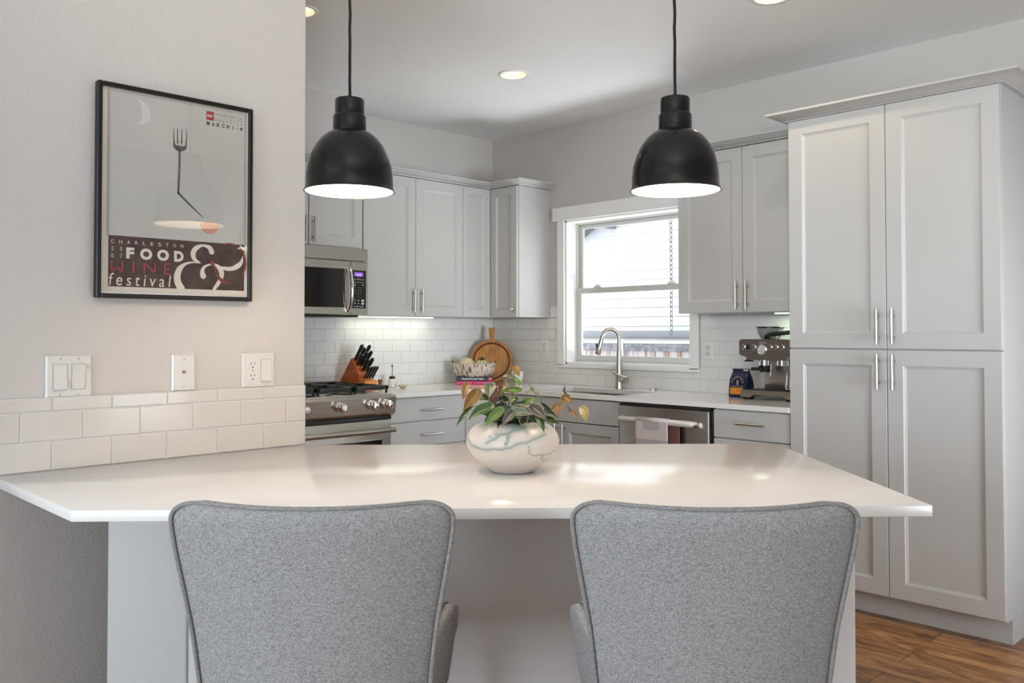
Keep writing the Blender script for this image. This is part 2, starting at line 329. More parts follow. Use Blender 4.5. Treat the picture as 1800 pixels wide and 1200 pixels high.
# camera-facing frame of the peninsula: (r,g) measured from the spot below the camera
RP=Vector((1,1,0))/2**.5; GP=Vector((-1,1,0))/2**.5
def RG(r,g,z=0): return Vector((CAM.x,CAM.y,0))+RP*r+GP*g+Vector((0,0,z))
H=2.7375; CT=.914; UD=.334; UB=1.3845; UT=2.2926; BF=.63; PENX=2.333
DATA={"amp":[[[-3.3468,1.5169,0.0156],[-3.3538,1.5293,0.0134],[-3.3734,1.5344,0.0069],[-3.3912,1.5278,0.0128],[-3.4021,1.5146,0.0148],[-3.4033,1.5026,0.0148],[-3.3978,1.491,0.0106],[-3.3821,1.4826,0.0032]],[[-3.3821,1.4821,0.0032],[-3.4046,1.4827,0.0042],[-3.4261,1.477,0.0074],[-3.4421,1.4635,0.0152],[-3.4499,1.4448,0.0188],[-3.4498,1.4265,0.0198],[-3.4444,1.4137,0.0204],[-3.4385,1.404,0.0215]],[[-3.3728,1.4444,0.0176],[-3.3756,1.4563,0.0123],[-3.3702,1.4699,0.008],[-3.3549,1.4782,0.0054],[-3.3352,1.4785,0.0081],[-3.321,1.4684,0.0152],[-3.3152,1.4538,0.0152],[-3.3185,1.4374,0.0125],[-3.3292,1.4194,0.0113],[-3.339,1.4056,0.0091]],[[-3.3296,1.4747,0.0027],[-3.3067,1.47,0.0109],[-3.2837,1.4701,0.0126],[-3.2633,1.4796,0.0154],[-3.2516,1.4927,0.0099],[-3.2481,1.5094,0.0022]],[[-3.2578,1.5419,0.0028],[-3.2489,1.5348,0.0072],[-3.2405,1.526,0.0039]]],"ring":[[[-3.3129,1.5408,0.0033],[-3.2928,1.5455,0.0038],[-3.2695,1.5411,0.0044],[-3.2518,1.5258,0.0055],[-3.2413,1.5043,0.0066],[-3.2397,1.4795,0.0072],[-3.2469,1.457,0.0066]],[[-3.3465,1.4833,0.0134],[-3.338,1.4716,0.0059],[-3.3308,1.4504,0.007],[-3.3179,1.4347,0.0108],[-3.2978,1.426,0.0082]]],"leaves":[[[-0.119,-0.03,1.141],[-0.127,-0.05,1.103],0.0192,"amber"],[[-0.091,-0.05,1.122],[-0.126,-0.07,1.076],0.0322,"amber"],[[-0.107,-0.06,1.085],[-0.144,-0.08,1.037],0.0131,"green"],[[-0.06,-0.08,1.091],[-0.112,-0.1,1.057],0.0346,"green"],[[-0.032,-0.1,1.081],[-0.068,-0.12,1.044],0.0243,"bright"],[[-0.057,-0.06,1.143],[-0.058,-0.08,1.111],0.0291,"dusty"],[[-0.051,-0.04,1.127],[-0.047,-0.06,1.084],0.0265,"maroon"],[[-0.073,-0.01,1.134],[-0.097,-0.03,1.125],0.0119,"amber"],[[-0.025,-0.01,1.15],[-0.051,-0.03,1.134],0.0119,"maroon"],[[-0.024,0.01,1.143],[-0.034,-0.01,1.096],0.0195,"amber"],[[0.015,-0.01,1.128],[-0.034,-0.03,1.122],0.0194,"bright"],[[0.0,0.02,1.156],[0.025,0.0,1.138],0.0166,"bright"],[[-0.003,0.01,1.158],[-0.031,-0.01,1.161],0.0135,"dusty"],[[-0.009,0.02,1.164],[-0.01,0.0,1.185],0.0038,"bright"],[[0.006,0.03,1.183],[0.018,0.01,1.16],0.0197,"amber"],[[0.052,0.01,1.128],[0.072,-0.01,1.109],0.0135,"dusty"],[[0.029,-0.03,1.097],[0.063,-0.05,1.104],0.0162,"bright"],[[0.009,-0.03,1.107],[-0.008,-0.05,1.094],0.0148,"green"],[[0.032,-0.05,1.094],[-0.004,-0.07,1.092],0.0146,"dark"],[[0.004,-0.12,1.082],[0.053,-0.14,1.074],0.0213,"dusty"],[[0.004,-0.12,1.082],[-0.027,-0.14,1.045],0.0227,"purple"],[[0.052,-0.11,1.091],[0.086,-0.13,1.059],0.0285,"purple"],[[0.049,-0.09,1.095],[0.015,-0.11,1.084],0.0172,"dusty"],[[0.055,-0.07,1.093],[0.082,-0.09,1.085],0.0174,"dusty"],[[0.074,-0.05,1.093],[0.116,-0.07,1.06],0.0117,"dark"],[[0.066,-0.11,1.065],[0.079,-0.13,1.03],0.0185,"green"],[[0.088,-0.04,1.056],[0.12,-0.06,1.043],0.0147,"green"],[[0.116,0.01,1.085],[0.114,-0.01,1.06],0.0285,"amber"],[[0.135,0.04,1.105],[0.158,0.02,1.09],0.0244,"amber"],[[0.139,0.04,1.114],[0.138,0.02,1.137],0.0107,"dusty"],[[0.154,0.05,1.065],[0.142,0.03,1.085],0.0076,"dusty"],[[0.155,0.06,1.069],[0.175,0.04,1.042],0.0123,"amber"],[[0.188,0.06,1.073],[0.196,0.04,1.036],0.023,"pale"],[[-0.03,-0.04,1.099],[-0.058,-0.06,1.088],0.0176,"dark"],[[-0.02,-0.06,1.091],[-0.047,-0.08,1.078],0.0175,"dark"],[[-0.005,-0.06,1.085],[0.021,-0.08,1.078],0.0175,"dark"],[[-0.066,-0.04,1.111],[-0.091,-0.06,1.104],0.0191,"green"],[[-0.011,-0.1,1.08],[0.008,-0.12,1.059],0.0157,"dark"],[[0.035,-0.07,1.077],[0.063,-0.09,1.072],0.0174,"dark"],[[-0.016,-0.01,1.104],[-0.04,-0.03,1.106],0.0164,"dark"],[[0.021,-0.07,1.086],[0.045,-0.09,1.076],0.0174,"green"],[[-0.036,-0.09,1.079],[-0.054,-0.11,1.058],0.0144,"purple"],[[0.079,-0.03,1.074],[0.103,-0.05,1.067],0.0148,"dark"],[[0.006,-0.09,1.066],[0.025,-0.11,1.063],0.0144,"green"],[[-0.03,-0.06,1.065],[-0.047,-0.08,1.061],0.0146,"dark"],[[0.049,-0.08,1.067],[0.063,-0.1,1.057],0.0144,"green"]],"stems":[[[-0.005,0.0,1.052],[0.007,0.0,1.081],[0.01,0.0,1.127],[0.0,0.02,1.156]],[[0.006,0.0,1.052],[0.058,0.0,1.067],[0.111,0.03,1.05],[0.134,0.05,1.053],[0.155,0.06,1.066],[0.189,0.07,1.072]],[[0.118,0.03,1.052],[0.128,0.04,1.086],[0.136,0.05,1.104]],[[0.136,0.05,1.104],[0.141,0.05,1.115]],[[-0.009,0.0,1.052],[-0.048,-0.03,1.088],[-0.078,-0.03,1.118],[-0.092,-0.04,1.121],[-0.116,-0.02,1.139]],[[-0.012,0.0,1.052],[-0.024,0.0,1.104],[-0.024,0.02,1.143]],[[-0.024,0.0,1.119],[-0.056,-0.05,1.142]],[[-0.016,-0.03,1.055],[-0.03,-0.08,1.078],[-0.06,-0.07,1.09],[-0.103,-0.05,1.087]],[[0.01,0.0,1.127],[0.03,0.03,1.15],[0.052,0.02,1.128]],[[0.0,0.02,1.156],[0.006,0.04,1.182]],[[-0.016,-0.03,1.077],[-0.006,-0.03,1.106],[-0.009,-0.02,1.142]],[[0.007,-0.11,1.081],[0.021,-0.13,1.051],[0.029,-0.13,1.044]],[[0.042,-0.11,1.072],[0.033,-0.13,1.044]],[[0.087,-0.02,1.073],[0.116,0.02,1.084]],[[0.051,0.02,1.102],[0.073,0.02,1.107],[0.075,0.02,1.095]]],"teal":[[[-0.1183,0.0978],[-0.1037,0.0818],[-0.0818,0.073],[-0.038,0.0759],[-0.0058,0.0803],[0.0058,0.0891],[0.0423,0.0964],[0.0745,0.1095],[0.0818,0.1095]],[[-0.0117,0.1168],[0.0058,0.1241],[0.035,0.1314],[0.0642,0.1314]],[[-0.0088,0.1124],[-0.0117,0.0978],[-0.0161,0.0876]],[[-0.0642,0.0905],[-0.0307,0.1124],[-0.0117,0.1168]]],"grey":[[[0.0438,0.0774],[0.0394,0.0672],[0.054,0.0584],[0.0788,0.0569],[0.1226,0.0628]],[[0.0788,0.0569],[0.073,0.0467],[0.0788,0.038],[0.0949,0.035],[0.1153,0.0467]]]}
# ================================================================== ROOM
struct(MB().box((-.3,-9,-.1),(9,.0,0)).build('floor','floor'),'brown hickory plank floor','floor')
CANS=((1.346,-1.095),(1.36,-2.475),(2.94,-1.09))
bm=bmesh.new(); ed=[]
def loopv(P):
    v=[bm.verts.new((a,b,H)) for a,b in P]
    for i in range(len(v)): ed.append(bm.edges.new((v[i],v[(i+1)%len(v)])))
loopv([(-.3,-9),(9,-9),(9,.2),(-.3,.2)])
for cx_,cy_ in CANS: loopv([(cx_+.072*math.cos(2*PI*k/48),cy_+.072*math.sin(2*PI*k/48)) for k in range(48)])
bmesh.ops.triangle_fill(bm,use_beauty=True,edges=ed)
mb=MB(); mb.bm(bm); mb.box((-.3,-9,H+.12),(9,.2,H+.2))
struct(mb.build('ceiling','ceiling',flat=True),'flat pale ceiling','ceiling')
struct(MB().box((3.2,-8.3,.0),(6.7,-5.5,.012),.004).build('bounce_carpet','carpet'),'unseen pale carpet added behind the camera to bounce neutral light','carpet')  # added out of view, its pale colour lifts the bounce light
struct(MB().box((-.15,-4.1,0),(0,.15,H)).build('wall_left','wall'),'wall behind the range','wall')
# window wall with opening
WX0,WX1,WZ0,WZ1=.748,1.785,1.06,2.06
mb=MB()
mb.box((0,0,0),(WX0,.15,H)).box((WX1,0,0),(9,.15,H)).box((WX0,0,0),(WX1,.15,WZ0)).box((WX0,0,WZ1),(WX1,.15,H))
struct(mb.build('wall_back','wall'),'wall with the kitchen window','wall')
struct(MB().box((PENX-.14,-9,0),(PENX,-3.02,H),.004).build('wall_front','wall'),'wall with the framed poster','wall')
struct(MB().box((0,-4.1,0),(PENX-.14,-3.95,H)).build('wall_side','wall'),'wall closing the kitchen beside the poster wall','wall')
struct(MB().box((.0,-2.25,UT+.045),(.288,-1.45,H)).build('trim_1','wall'),'boxed duct chase above the microwave cabinet','trim')
# living-room end, behind the photographer
mb=MB(); mb.box((PENX,-8.6,0),(3.35,-8.45,H)).box((5.05,-8.6,0),(6.85,-8.45,H)).box((3.35,-8.6,0),(5.05,-8.45,.1)).box((3.35,-8.6,2.4),(5.05,-8.45,H))
struct(mb.build('wall_rear','wall'),'wall behind the camera with a wide window opening','wall')
mb=MB(); mb.box((6.85,-8.6,0),(7.0,-2.50,H)).box((6.85,-1.10,0),(7.0,0,H)).box((6.85,-2.50,1.6),(7.0,-1.10,H))
struct(mb.build('wall_right','wall'),'right hand wall with a window opening','wall')
# ---- tiled backsplashes
def tiles(name,xf,u0,u1,z0,z1,joint,label,holes=(),tm='tile',pitch=.1525,rowh=.0775,zb=None,flip=0):
    mb=MB(); g=.0014
    def clipbox(a,b,c,d):
        rects=[(a,b,c,d)]
        for (ha,hb,hc,hd) in holes:
            out=[]
            for (a,b,c,d) in rects:
                if b<=ha or a>=hb or d<=hc or c>=hd: out.append((a,b,c,d)); continue
                if a<ha: out.append((a,ha,c,d))
                if b>hb: out.append((hb,b,c,d))
                m0,m1=max(a,ha),min(b,hb)
                if c<hc: out.append((m0,m1,c,hc))
                if d>hd: out.append((m0,m1,hd,d))
            rects=out
        return rects
    for (a,b,c,d) in clipbox(u0,u1,z0,z1): mb.box((a,.0005,c),(b,.0068,d),0,xf,1)
    k=0; z=z0
    while z<z1-.004:
        zt=min(z+rowh,z1); off=joint+(pitch/2 if (k+flip)%2 else 0); u=off-math.ceil((off-u0)/pitch)*pitch
        while u<u1:
            a,b=max(u,u0),min(u+pitch,u1)
            if b-a>.006:
                for (p,q,c,d) in clipbox(a,b,z,zt):
                    if q-p<.006 or d-c<.006: continue
                    p+=g;q-=g;c+=g;d-=g; ch=.0022
                    vs=[(p,.004,c),(q,.004,c),(q,.004,d),(p,.004,d),(p,.0075,c),(q,.0075,c),(q,.0075,d),(p,.0075,d),(p+ch,.009,c+ch),(q-ch,.009,c+ch),(q-ch,.009,d-ch),(p+ch,.009,d-ch)]
                    fs=[[0,1,5,4],[1,2,6,5],[2,3,7,6],[3,0,4,7],[4,5,9,8],[5,6,10,9],[6,7,11,10],[7,4,8,11],[8,9,10,11]]
                    mb.add([xf(v) for v in vs],fs,0)
            u+=pitch
        z+=rowh; k+=1
    return struct(mb.build(name,[tm,'grout'],ang=.25),label,'backsplash')
tiles('trim_2',PX,-2.3,-.009,CT,UB-.001,-.796,'white subway tile on the range wall',flip=1)
tiles('trim_3',PY,.0,WX0-.066,CT,UB-.001,.122,'white subway tile left of the window',flip=1)
tiles('trim_4',PY,.604,WX0-.066,UB,1.465,.122,'strip of tile between corner cabinet and window casing')
tiles('trim_5',PY,WX0-.066,WX1+.07,CT,1.032,.122,'white subway tile under the window',flip=1)
tiles('trim_6',PY,WX1+.07,2.77,CT,UB-.001,1.987,'white subway tile right of the window',flip=1)
PP=lambda p: Vector((PENX+p[1],p[0],p[2]))
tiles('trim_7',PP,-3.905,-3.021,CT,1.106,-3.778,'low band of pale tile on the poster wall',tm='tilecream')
# ---- window
wroot=thing('window_1','double hung window above the sink, light frame','window',(1.26,.09,1.06)); wroot['kind']='structure'
mb=MB()
def rectframe(mb,x0,x1,z0,z1,y0,y1,t,r=.003,tb=None,tt=None,tl=None,tr=None):
    tb=tb or t; tt=tt or t; tl=tl or t; tr=tr or t
    mb.box((x0,y0,z0),(x0+tl,y1,z1),r); mb.box((x1-tr,y0,z0),(x1,y1,z1),r); mb.box((x0+tl,y0,z0),(x1-tr,y1,z0+tb),r); mb.box((x0+tl,y0,z1-tt),(x1-tr,y1,z1),r); return mb
rectframe(MB(),WX0,WX1,WZ0,WZ1,.10,.149,.022,.003).build('window_frame','vinyl',wroot)
us=rectframe(MB(),WX0+.022,WX1-.022,1.555,WZ1-.022,.125,.147,.030,.003).build('upper_sash','vinyl',wroot)
ls=rectframe(MB(),WX0+.022,WX1-.022,WZ0+.022,1.590,.103,.124,.034,.003,tb=.036,tt=.040).build('lower_sash','vinyl',wroot)
MB().box((WX0+.05,.135,1.58),(WX1-.05,.138,WZ1-.05)).build('pane','pane',us)
MB().box((WX0+.055,.112,WZ0+.055),(WX1-.055,.115,1.552)).build('pane','pane',ls)
for x in (WX0+.17,WX1-.25): MB().box((x,.100,1.590),(x+.06,.126,1.602),.004).box((x+.012,.104,1.602),(x+.05,.120,1.612),.004).build('sash_lock','trim',ls)
# jamb liner and casing
mb=MB(); t=.012
mb.box((WX0-.001,-.001,WZ0),(WX0+t,.10,WZ1)); mb.box((WX1-t,-.001,WZ0),(WX1+.001,.10,WZ1)); mb.box((WX0,-.001,WZ1-t),(WX1,.10,WZ1+.001)); mb.box((WX0,-.001,WZ0-.001),(WX1,.10,WZ0+t))
struct(mb.build('trim_8','trim'),'white jamb lining of the kitchen window','trim')
mb=MB(); mb.box((WX0-.062,-.02,1.05),(WX0,-.0005,WZ1),.002); mb.box((WX1,-.02,1.05),(WX1+.065,-.0005,WZ1),.002)
mb.box((WX0-.062,-.02,1.034),(WX1+.070,-.0005,1.058),.002)
struct(mb.build('trim_9','trim'),'white side casings and sill strip of the kitchen window','trim')
struct(MB().box((.645,-.026,WZ1),(1.90,-.0005,2.155),.002).build('trim_10','trim'),'flat header board over the kitchen window','trim')
# ================================================================== OUTSIDE
struct(MB().box((-9,.15,-.25),(9,9,-.2)).build('ground','ground'),'ground outside the window','ground')
nh=thing('neighbour_house','white lap-sided house wall seen through the window','house',(0,3,-.2))
mb=MB(); z=.95; k=0
mb.box((-8,3.02,-.2),(6,3.3,4.2))
while z<4.1:
    mb.add([(-8,3.0-.009,z),(6,3.0-.009,z),(6,3.0,z+.1),(-8,3.0,z+.1),(-8,3.01,z),(6,3.01,z)],[[0,1,2,3],[0,4,5,1]]); z+=.1; k+=1
mb.build('siding','siding',nh)
MB().box((-8,2.965,1.225),(6,3.0,1.30),.004).build('water_table_board','fenceband',nh)
MB().prism([(-2.6,2.32),(-1.72,2.32),(-1.42,2.50),(-1.38,2.60),(-2.6,2.60)],2.80,2.97,xf=lambda p:Vector((p.x,p.z,p.y))).build('eave','eave',nh)
MB().prism([(-1.36,2.56),(-1.22,2.42),(-1.19,2.42),(-1.19,2.60),(-1.36,2.60)],2.80,2.97,xf=lambda p:Vector((p.x,p.z,p.y))).build('eave_bracket','eave',nh)
fz=thing('garden_fence','weathered board fence between the window and the house','fence',(0,1.6,-.2))
mb=MB(); x=-2.4
random.seed(3)
while x<2.2:
    w_=.10+random.random()*.05; mb.box((x,1.6,-.2),(x+w_-.008,1.62,1.12)); x+=w_
mb.build('board_panel','fence',fz)
MB().box((-2.4,1.585,1.118),(2.2,1.625,1.182),.003).build('lattice_rail','fencegrey',fz)
MB().box((-2.4,1.58,1.182),(2.2,1.64,1.205),.003).build('cap_rail','siding',fz)
MB().box((-.02,1.57,-.2),(.01,1.60,1.22),.003).build('post','siding',fz)
struct(MB().box((-3,.55,2.58),(6,.66,2.68),.01).build('trim_13','trim'),'roof gutter above the window outside','gutter')
mb=MB(); z=2.565; k=0
while z>1.25:
    a=[]; 
    for q in range(17):
        t=2*PI*q/16; dx,dz=.0085*math.cos(t),.020*math.sin(t)
        a.append((1.215+(dx if k%2 else dx*.3),.6+(0 if k%2 else dx),z+dz))
    mb.tube(a,.0024,6,cap=False); z-=.033; k+=1
tag(mb.build('rain_chain','chainm'),'thin metal link chain hanging outside the window near its right edge','chain')
# ================================================================== CABINETRY
def door(parent,name,xf,u0,u1,z0,z1,n0,th=.02,stile=.062,rec=.011,panel=True):
    g=.0015; u0+=g;u1-=g;z0+=g;z1-=g; n1=n0+th; e=.0015
    mb=MB()
    if not panel:
        mb.box((u0,n0,z0),(u1,n1,z1),.0018,xf); return mb.build(name,'cab',parent)
    s=stile; b=.013
    def ring(a0,a1,c0,c1,n): return [(a0,n,c0),(a1,n,c0),(a1,n,c1),(a0,n,c1)]
    rs=[ring(u0,u1,z0,z1,n0),ring(u0,u1,z0,z1,n1-e),ring(u0+e,u1-e,z0+e,z1-e,n1),ring(u0+s,u1-s,z0+s,z1-s,n1),ring(u0+s+.003,u1-s-.003,z0+s+.003,z1-s-.003,n1-.004),ring(u0+s+b,u1-s-b,z0+s+b,z1-s-b,n1-rec)]
    vs=[xf(p) for r in rs for p in r]; fs=[[0,1,2,3]]
    for i in range(5):
        for k in range(4): fs.append([4*i+k,4*i+(k+1)%4,4*i+4+(k+1)%4,4*i+4+k])
    fs.append([20,21,22,23]); mb.add(vs,fs)
    return mb.build(name,'cab',parent,ang=.2)
def pull(parent,xf,u,z,n,vert=True,L=.152,post=.096,mt='nickel',r=.006,so=.032,name='handle'):
    mb=MB()
    P=lambda s,o: xf((u,n+o,z+s)) if vert else xf((u+s,n+o,z))
    mb.tube([P(-L/2,so),P(L/2,so)],r,12)
    for s in (-post/2,post/2): mb.tube([P(s,0),P(s,so)],r*.8,10)
    return mb.build(name,mt,parent)
CROWN=[(0,UT+.002),(.014,UT+.002),(.018,UT+.008),(.036,UT+.014),(.052,UT+.026),(.060,UT+.030),(.066,UT+.032),(.066,UT+.040),(0,UT+.040)]
# over-microwave cabinet
c=thing('wall_cabinet','short grey two-door wall cabinet above the microwave','cabinet',(.0,-1.80,1.79))
MB().box((-2.196,.001,1.795),(-1.419,UD-.02,UT),.001,PX).build('carcass','cab',c)
for a,b,hu in ((-2.185,-1.80,-1.835),(-1.797,-1.418,-1.775)):
    d=door(c,'door',PX,a,b,1.797,UT-.002,UD-.02); pull(d,PX,hu,1.89,UD)
# double-door cabinet
c=thing('wall_cabinet','tall grey two-door wall cabinet right of the microwave','cabinet',(.0,-1.0,UB))
MB().box((-1.417,.001,UB),(-.592,UD-.02,UT),.001,PX).build('carcass','cab',c)
for a,b,hu in ((-1.412,-1.0,-1.029),(-1.0,-.590,-.963)):
    d=door(c,'door',PX,a,b,UB,UT-.002,UD-.02); pull(d,PX,hu,1.485,UD)
MB().box((-1.33,.05,UB-.006),(-.65,.09,UB-.0005),.002,PX).build('light_bar','ledstrip',c)
# corner cabinet
c=thing('corner_wall_cabinet','L-shaped grey corner wall cabinet with a small knob, left of the window','cabinet',(.0,0,UB))
mb=MB(); mb.prism([(.001,-.001),(.602,-.001),(.602,-UD+.02),(UD-.02,-UD+.02),(UD-.02,-.588),(.001,-.588)],UB,UT)
mb.build('carcass','cab',c)
door(c,'door',PX,-.590,-UD,UB,UT-.002,UD-.02,stile=.055)
d=door(c,'door',PY,UD,.598,UB,UT-.002,UD-.02,stile=.055)
MB().lathe([(0,.024),(.008,.024),(.013,.018),(.012,.012),(.006,.008),(.006,0)],PY((.566,UD,1.435)),20,'y').build('knob','chrome',d)
struct(MB().sweep([(UD-.02,-2.2),(UD-.02,-UD+.02),(.602,-UD+.02),(.602,-.001)],[(o,z) if o>0 else (-.05,z) for o,z in CROWN]).build('trim_11','cab'),'cove crown moulding on the left wall cabinets','crown moulding')
# right wall cabinet
c=thing('wall_cabinet','grey two-door wall cabinet right of the window, above the coffee machine','cabinet',(2.34,0,UB))
MB().box((1.923,.001,UB),(2.769,UD-.02,UT),.001,PY).build('carcass','cab',c)
for a,b,hu in ((1.923,2.34,2.313),(2.34,2.769,2.374)):
    d=door(c,'door',PY,a,b,UB,UT-.005,UD-.02); pull(d,PY,hu,1.479,UD)
MB().box((2.42,.10,UB-.006),(2.74,.14,UB-.0005),.002,PY).build('light_bar','ledstrip',c)
struct(MB().sweep([(1.923,-.001),(1.923,-UD+.02),(2.769,-UD+.02)],[(o,z) if o>0 else (-.05,z) for o,z in CROWN]).build('trim_12','cab'),'cove crown moulding on the cabinet right of the window','crown moulding')
# pantry
PL,PM,PR,PF=2.7707,3.2357,3.7007,.6357
c=thing('pantry_cabinet','full-height grey pantry cabinet with four panelled doors at the right','cabinet',(PM,-.3,0))
MB().box((PL,.001,.1),(PR,PF-.02,UT+.001),.001,PY).build('carcass','cab',c)
MB().box((PL,.001,0),(PR-.007,.5615,.1),.001,PY).build('toe_kick','cab',c)
MB().box((PR-.008,.001,0),(PR+.006,.5615,.105),.001,PY).build('base_shoe','cab',c)
for a,b,hu in ((PL,PM,3.202),(PM,PR,3.269)):
    for z0,z1,hz in ((1.2015,UT,1.301),(.1079,1.1985,1.101)):
        d=door(c,'door',PY,a,b,z0,z1,PF-.02,stile=.068,rec=.009); pull(d,PY,hu,hz,PF,L=.156)
prof=[(-.012,UT+.002),(.02,UT+.002),(.024,UT+.006),(.046,UT+.011),(.068,UT+.022),(.090,UT+.028),(.104,UT+.030),(.104,UT+.040),(-.012,UT+.040)]
MB().sweep([(PL,-.001),(PL,-PF+.02),(PR,-PF+.02),(PR,-.001)],[(o*.82+.0,z) if o>0 else (o,z) for o,z in prof]).build('crown','cab',c)
MB().box((PL-.001,.002,UT+.0011),(PR+.001,PF-.02,UT+.03),0,PY).build('top_board','cab',c)
# base cabinets
def base(name,label,xf,u0,u1,loc):
    c=thing(name,label,'cabinet',loc); MB().box((u0,.01,.1),(u1,BF-.02,CT-.0265),.001,xf).build('carcass','cab',c); MB().box((u0,.01,0),(u1,.55,.1),0,xf).build('toe_kick','cab',c); return c
c=base('base_cabinet','grey drawer base cabinet between the range and the corner',PX,-1.428,-.826,(.3,-1.12,0))
for z0,z1 in ((.738,.882),(.585,.735),(.345,.582),(.105,.342)):
    d=door(c,'drawer',PX,-1.426,-.828,z0,z1,BF-.02,panel=False); pull(d,PX,-1.122,(z0+z1)/2-.006 if z1>.6 else (z0+z1)/2,BF,False,mt='chrome',so=.036)
c=thing('corner_base_cabinet','grey corner base cabinet behind the potted plant','cabinet',(.3,-.3,0))
MB().prism([(.01,-.01),(.845,-.01),(.845,-BF+.02),(BF-.02,-BF+.02),(BF-.02,-.823),(.01,-.823)],.1,CT-.0265).build('carcass','cab',c)
MB().prism([(.01,-.01),(.845,-.01),(.845,-.55),(.55,-.55),(.55,-.823),(.01,-.823)],0,.1).build('toe_kick','cab',c)
door(c,'door',PX,-.826,-BF,.108,.882,BF-.02,panel=False); door(c,'door',PY,BF,.845,.108,.882,BF-.02,panel=False)
c=thing('sink_base_cabinet','grey sink base cabinet with a plain false front above two doors','cabinet',(1.28,-.3,0))
mb=MB(); mb.box((.848,.01,.1),(.866,BF-.02,CT-.0265),0,PY); mb.box((1.704,.01,.1),(1.722,BF-.02,CT-.0265),0,PY); mb.box((.866,.01,.1),(1.704,BF-.02,.118),0,PY); mb.box((.866,.01,.118),(1.704,.02,CT-.0265),0,PY); mb.build('carcass','cab',c)
MB().box((.848,.01,0),(1.722,.55,.1),0,PY).build('toe_kick','cab',c)
door(c,'false_front',PY,.848,1.722,.742,.882,BF-.02,panel=False)
for a,b,hu in ((.848,1.284,1.25),(1.284,1.722,1.312)):
    d=door(c,'door',PY,a,b,.108,.739,BF-.02,stile=.058); pull(d,PY,hu,.655,BF)
c=base('base_cabinet','grey drawer base cabinet beside the pantry, under the coffee machine',PY,2.342,2.769,(2.55,-.3,0))
for z0,z1 in ((.738,.882),(.425,.735),(.108,.422)):
    d=door(c,'drawer',PY,2.342,2.769,z0,z1,BF-.02,panel=False); pull(d,PY,2.566,(z0+z1)/2+(.008 if z0>.7 else 0),BF,False,L=.156)
# worktop with sink cut-out
SX0,SX1,SY0,SY1=.97,1.66,-.585,-.17
wt=thing('worktop','L-shaped white quartz worktop running round the kitchen corner','worktop',(.4,-.4,CT-.0255))
mb=MB(); z0,z1=CT-.0255,CT
mb.prism([(.0005,-1.4295),(.645,-1.4295),(.645,-.645),(SX0,-.645),(SX0,-.0005),(.0005,-.0005)],z0,z1)
mb.prism([(SX1,-.645),(2.7695,-.645),(2.7695,-.0005),(SX1,-.0005)],z0,z1)
mb.prism([(SX0,-.645),(SX1,-.645),(SX1,SY0),(SX0,SY0)],z0,z1); mb.prism([(SX0,SY1),(SX1,SY1),(SX1,-.0005),(SX0,-.0005)],z0,z1)
mb.build('slab','quartz',wt)
sk=thing('sink','stainless undermount sink set into the worktop below the window','sink',(1.315,-.37,.70))
mb=MB(); t=.012
mb.box((SX0-t,SY0-t,.70),(SX1+t,SY1+t,.712)); mb.box((SX0-t,SY0-t,.712),(SX0,SY1+t,z0)); mb.box((SX1,SY0-t,.712),(SX1+t,SY1+t,z0)); mb.box((SX0,SY0-t,.712),(SX1,SY0,z0)); mb.box((SX0,SY1,.712),(SX1,SY1+t,z0))
mb.build('basin','steel_h',sk)
# faucet
fa=thing('faucet','brushed pull-down gooseneck faucet with a side lever at the sink','faucet',(1.290,-.085,CT))
fx,fy=1.290,-.085
mb=MB(); mb.lathe([(.030,CT+.0005),(.030,CT+.006),(.027,CT+.03),(.0235,CT+.10),(.020,CT+.16),(.0165,CT+.235),(.0145,CT+.26)],(fx,fy,0),32)
mb.build('body','nickel',fa)
# spout arcs towards the sink/left
dirx=Vector((-.80,-.60,0)).normalized(); pts=[]; R0=.054
for k in range(25):
    a=PI*k/24*.93; pts.append(Vector((fx,fy,CT+.328))+dirx*(R0-R0*math.cos(a))+Vector((0,0,R0*1.05*math.sin(a))))
pts=[Vector((fx,fy,CT+.25))]+pts
mb=MB(); mb.tube(pts,.0125,16); mb.build('spout','nickel',fa)
e=pts[-1]; d=(pts[-1]-pts[-2]).normalized()
mb=MB(); mb.tube([e-d*.002,e+d*.03,e+d*.045,e+d*.118,e+d*.124],[.0135,.0145,.0165,.0195,.018],20)
sp=mb.build('spray_head','nickel',fa)
mb=MB(); q=e+d*.075+dirx*.018; mb.box((q.x-.006,q.y-.006,q.z-.022),(q.x+.006,q.y+.006,q.z+.022),.003); mb.build('button','blackp',sp)
mb=MB(); b0=Vector((fx,fy,CT+.062)); rr=Vector((.93,-.36,0)).normalized()
mb.tube([b0+rr*.01,b0+rr*.085,b0+rr*.09],[.021,.021,.018],20); l=mb.build('lever_hub','nickel',fa)
mb=MB(); mb.tube([b0+rr*.06+Vector((0,0,.012)),b0+rr*.02+Vector((-.01,-.03,.03)),b0+rr*.0+Vector((-.02,-.04,.05))],[.009,.007,.005],12); mb.build('lever','nickel',l)
tag(MB().lathe([(0,0),(.026,0),(.026,.004),(.020,.009),(0,.010)],(1.535,-.05,CT+.0003),24).build('hole_cover','nickel'),'small round metal cap set in the worktop right of the faucet','cap')
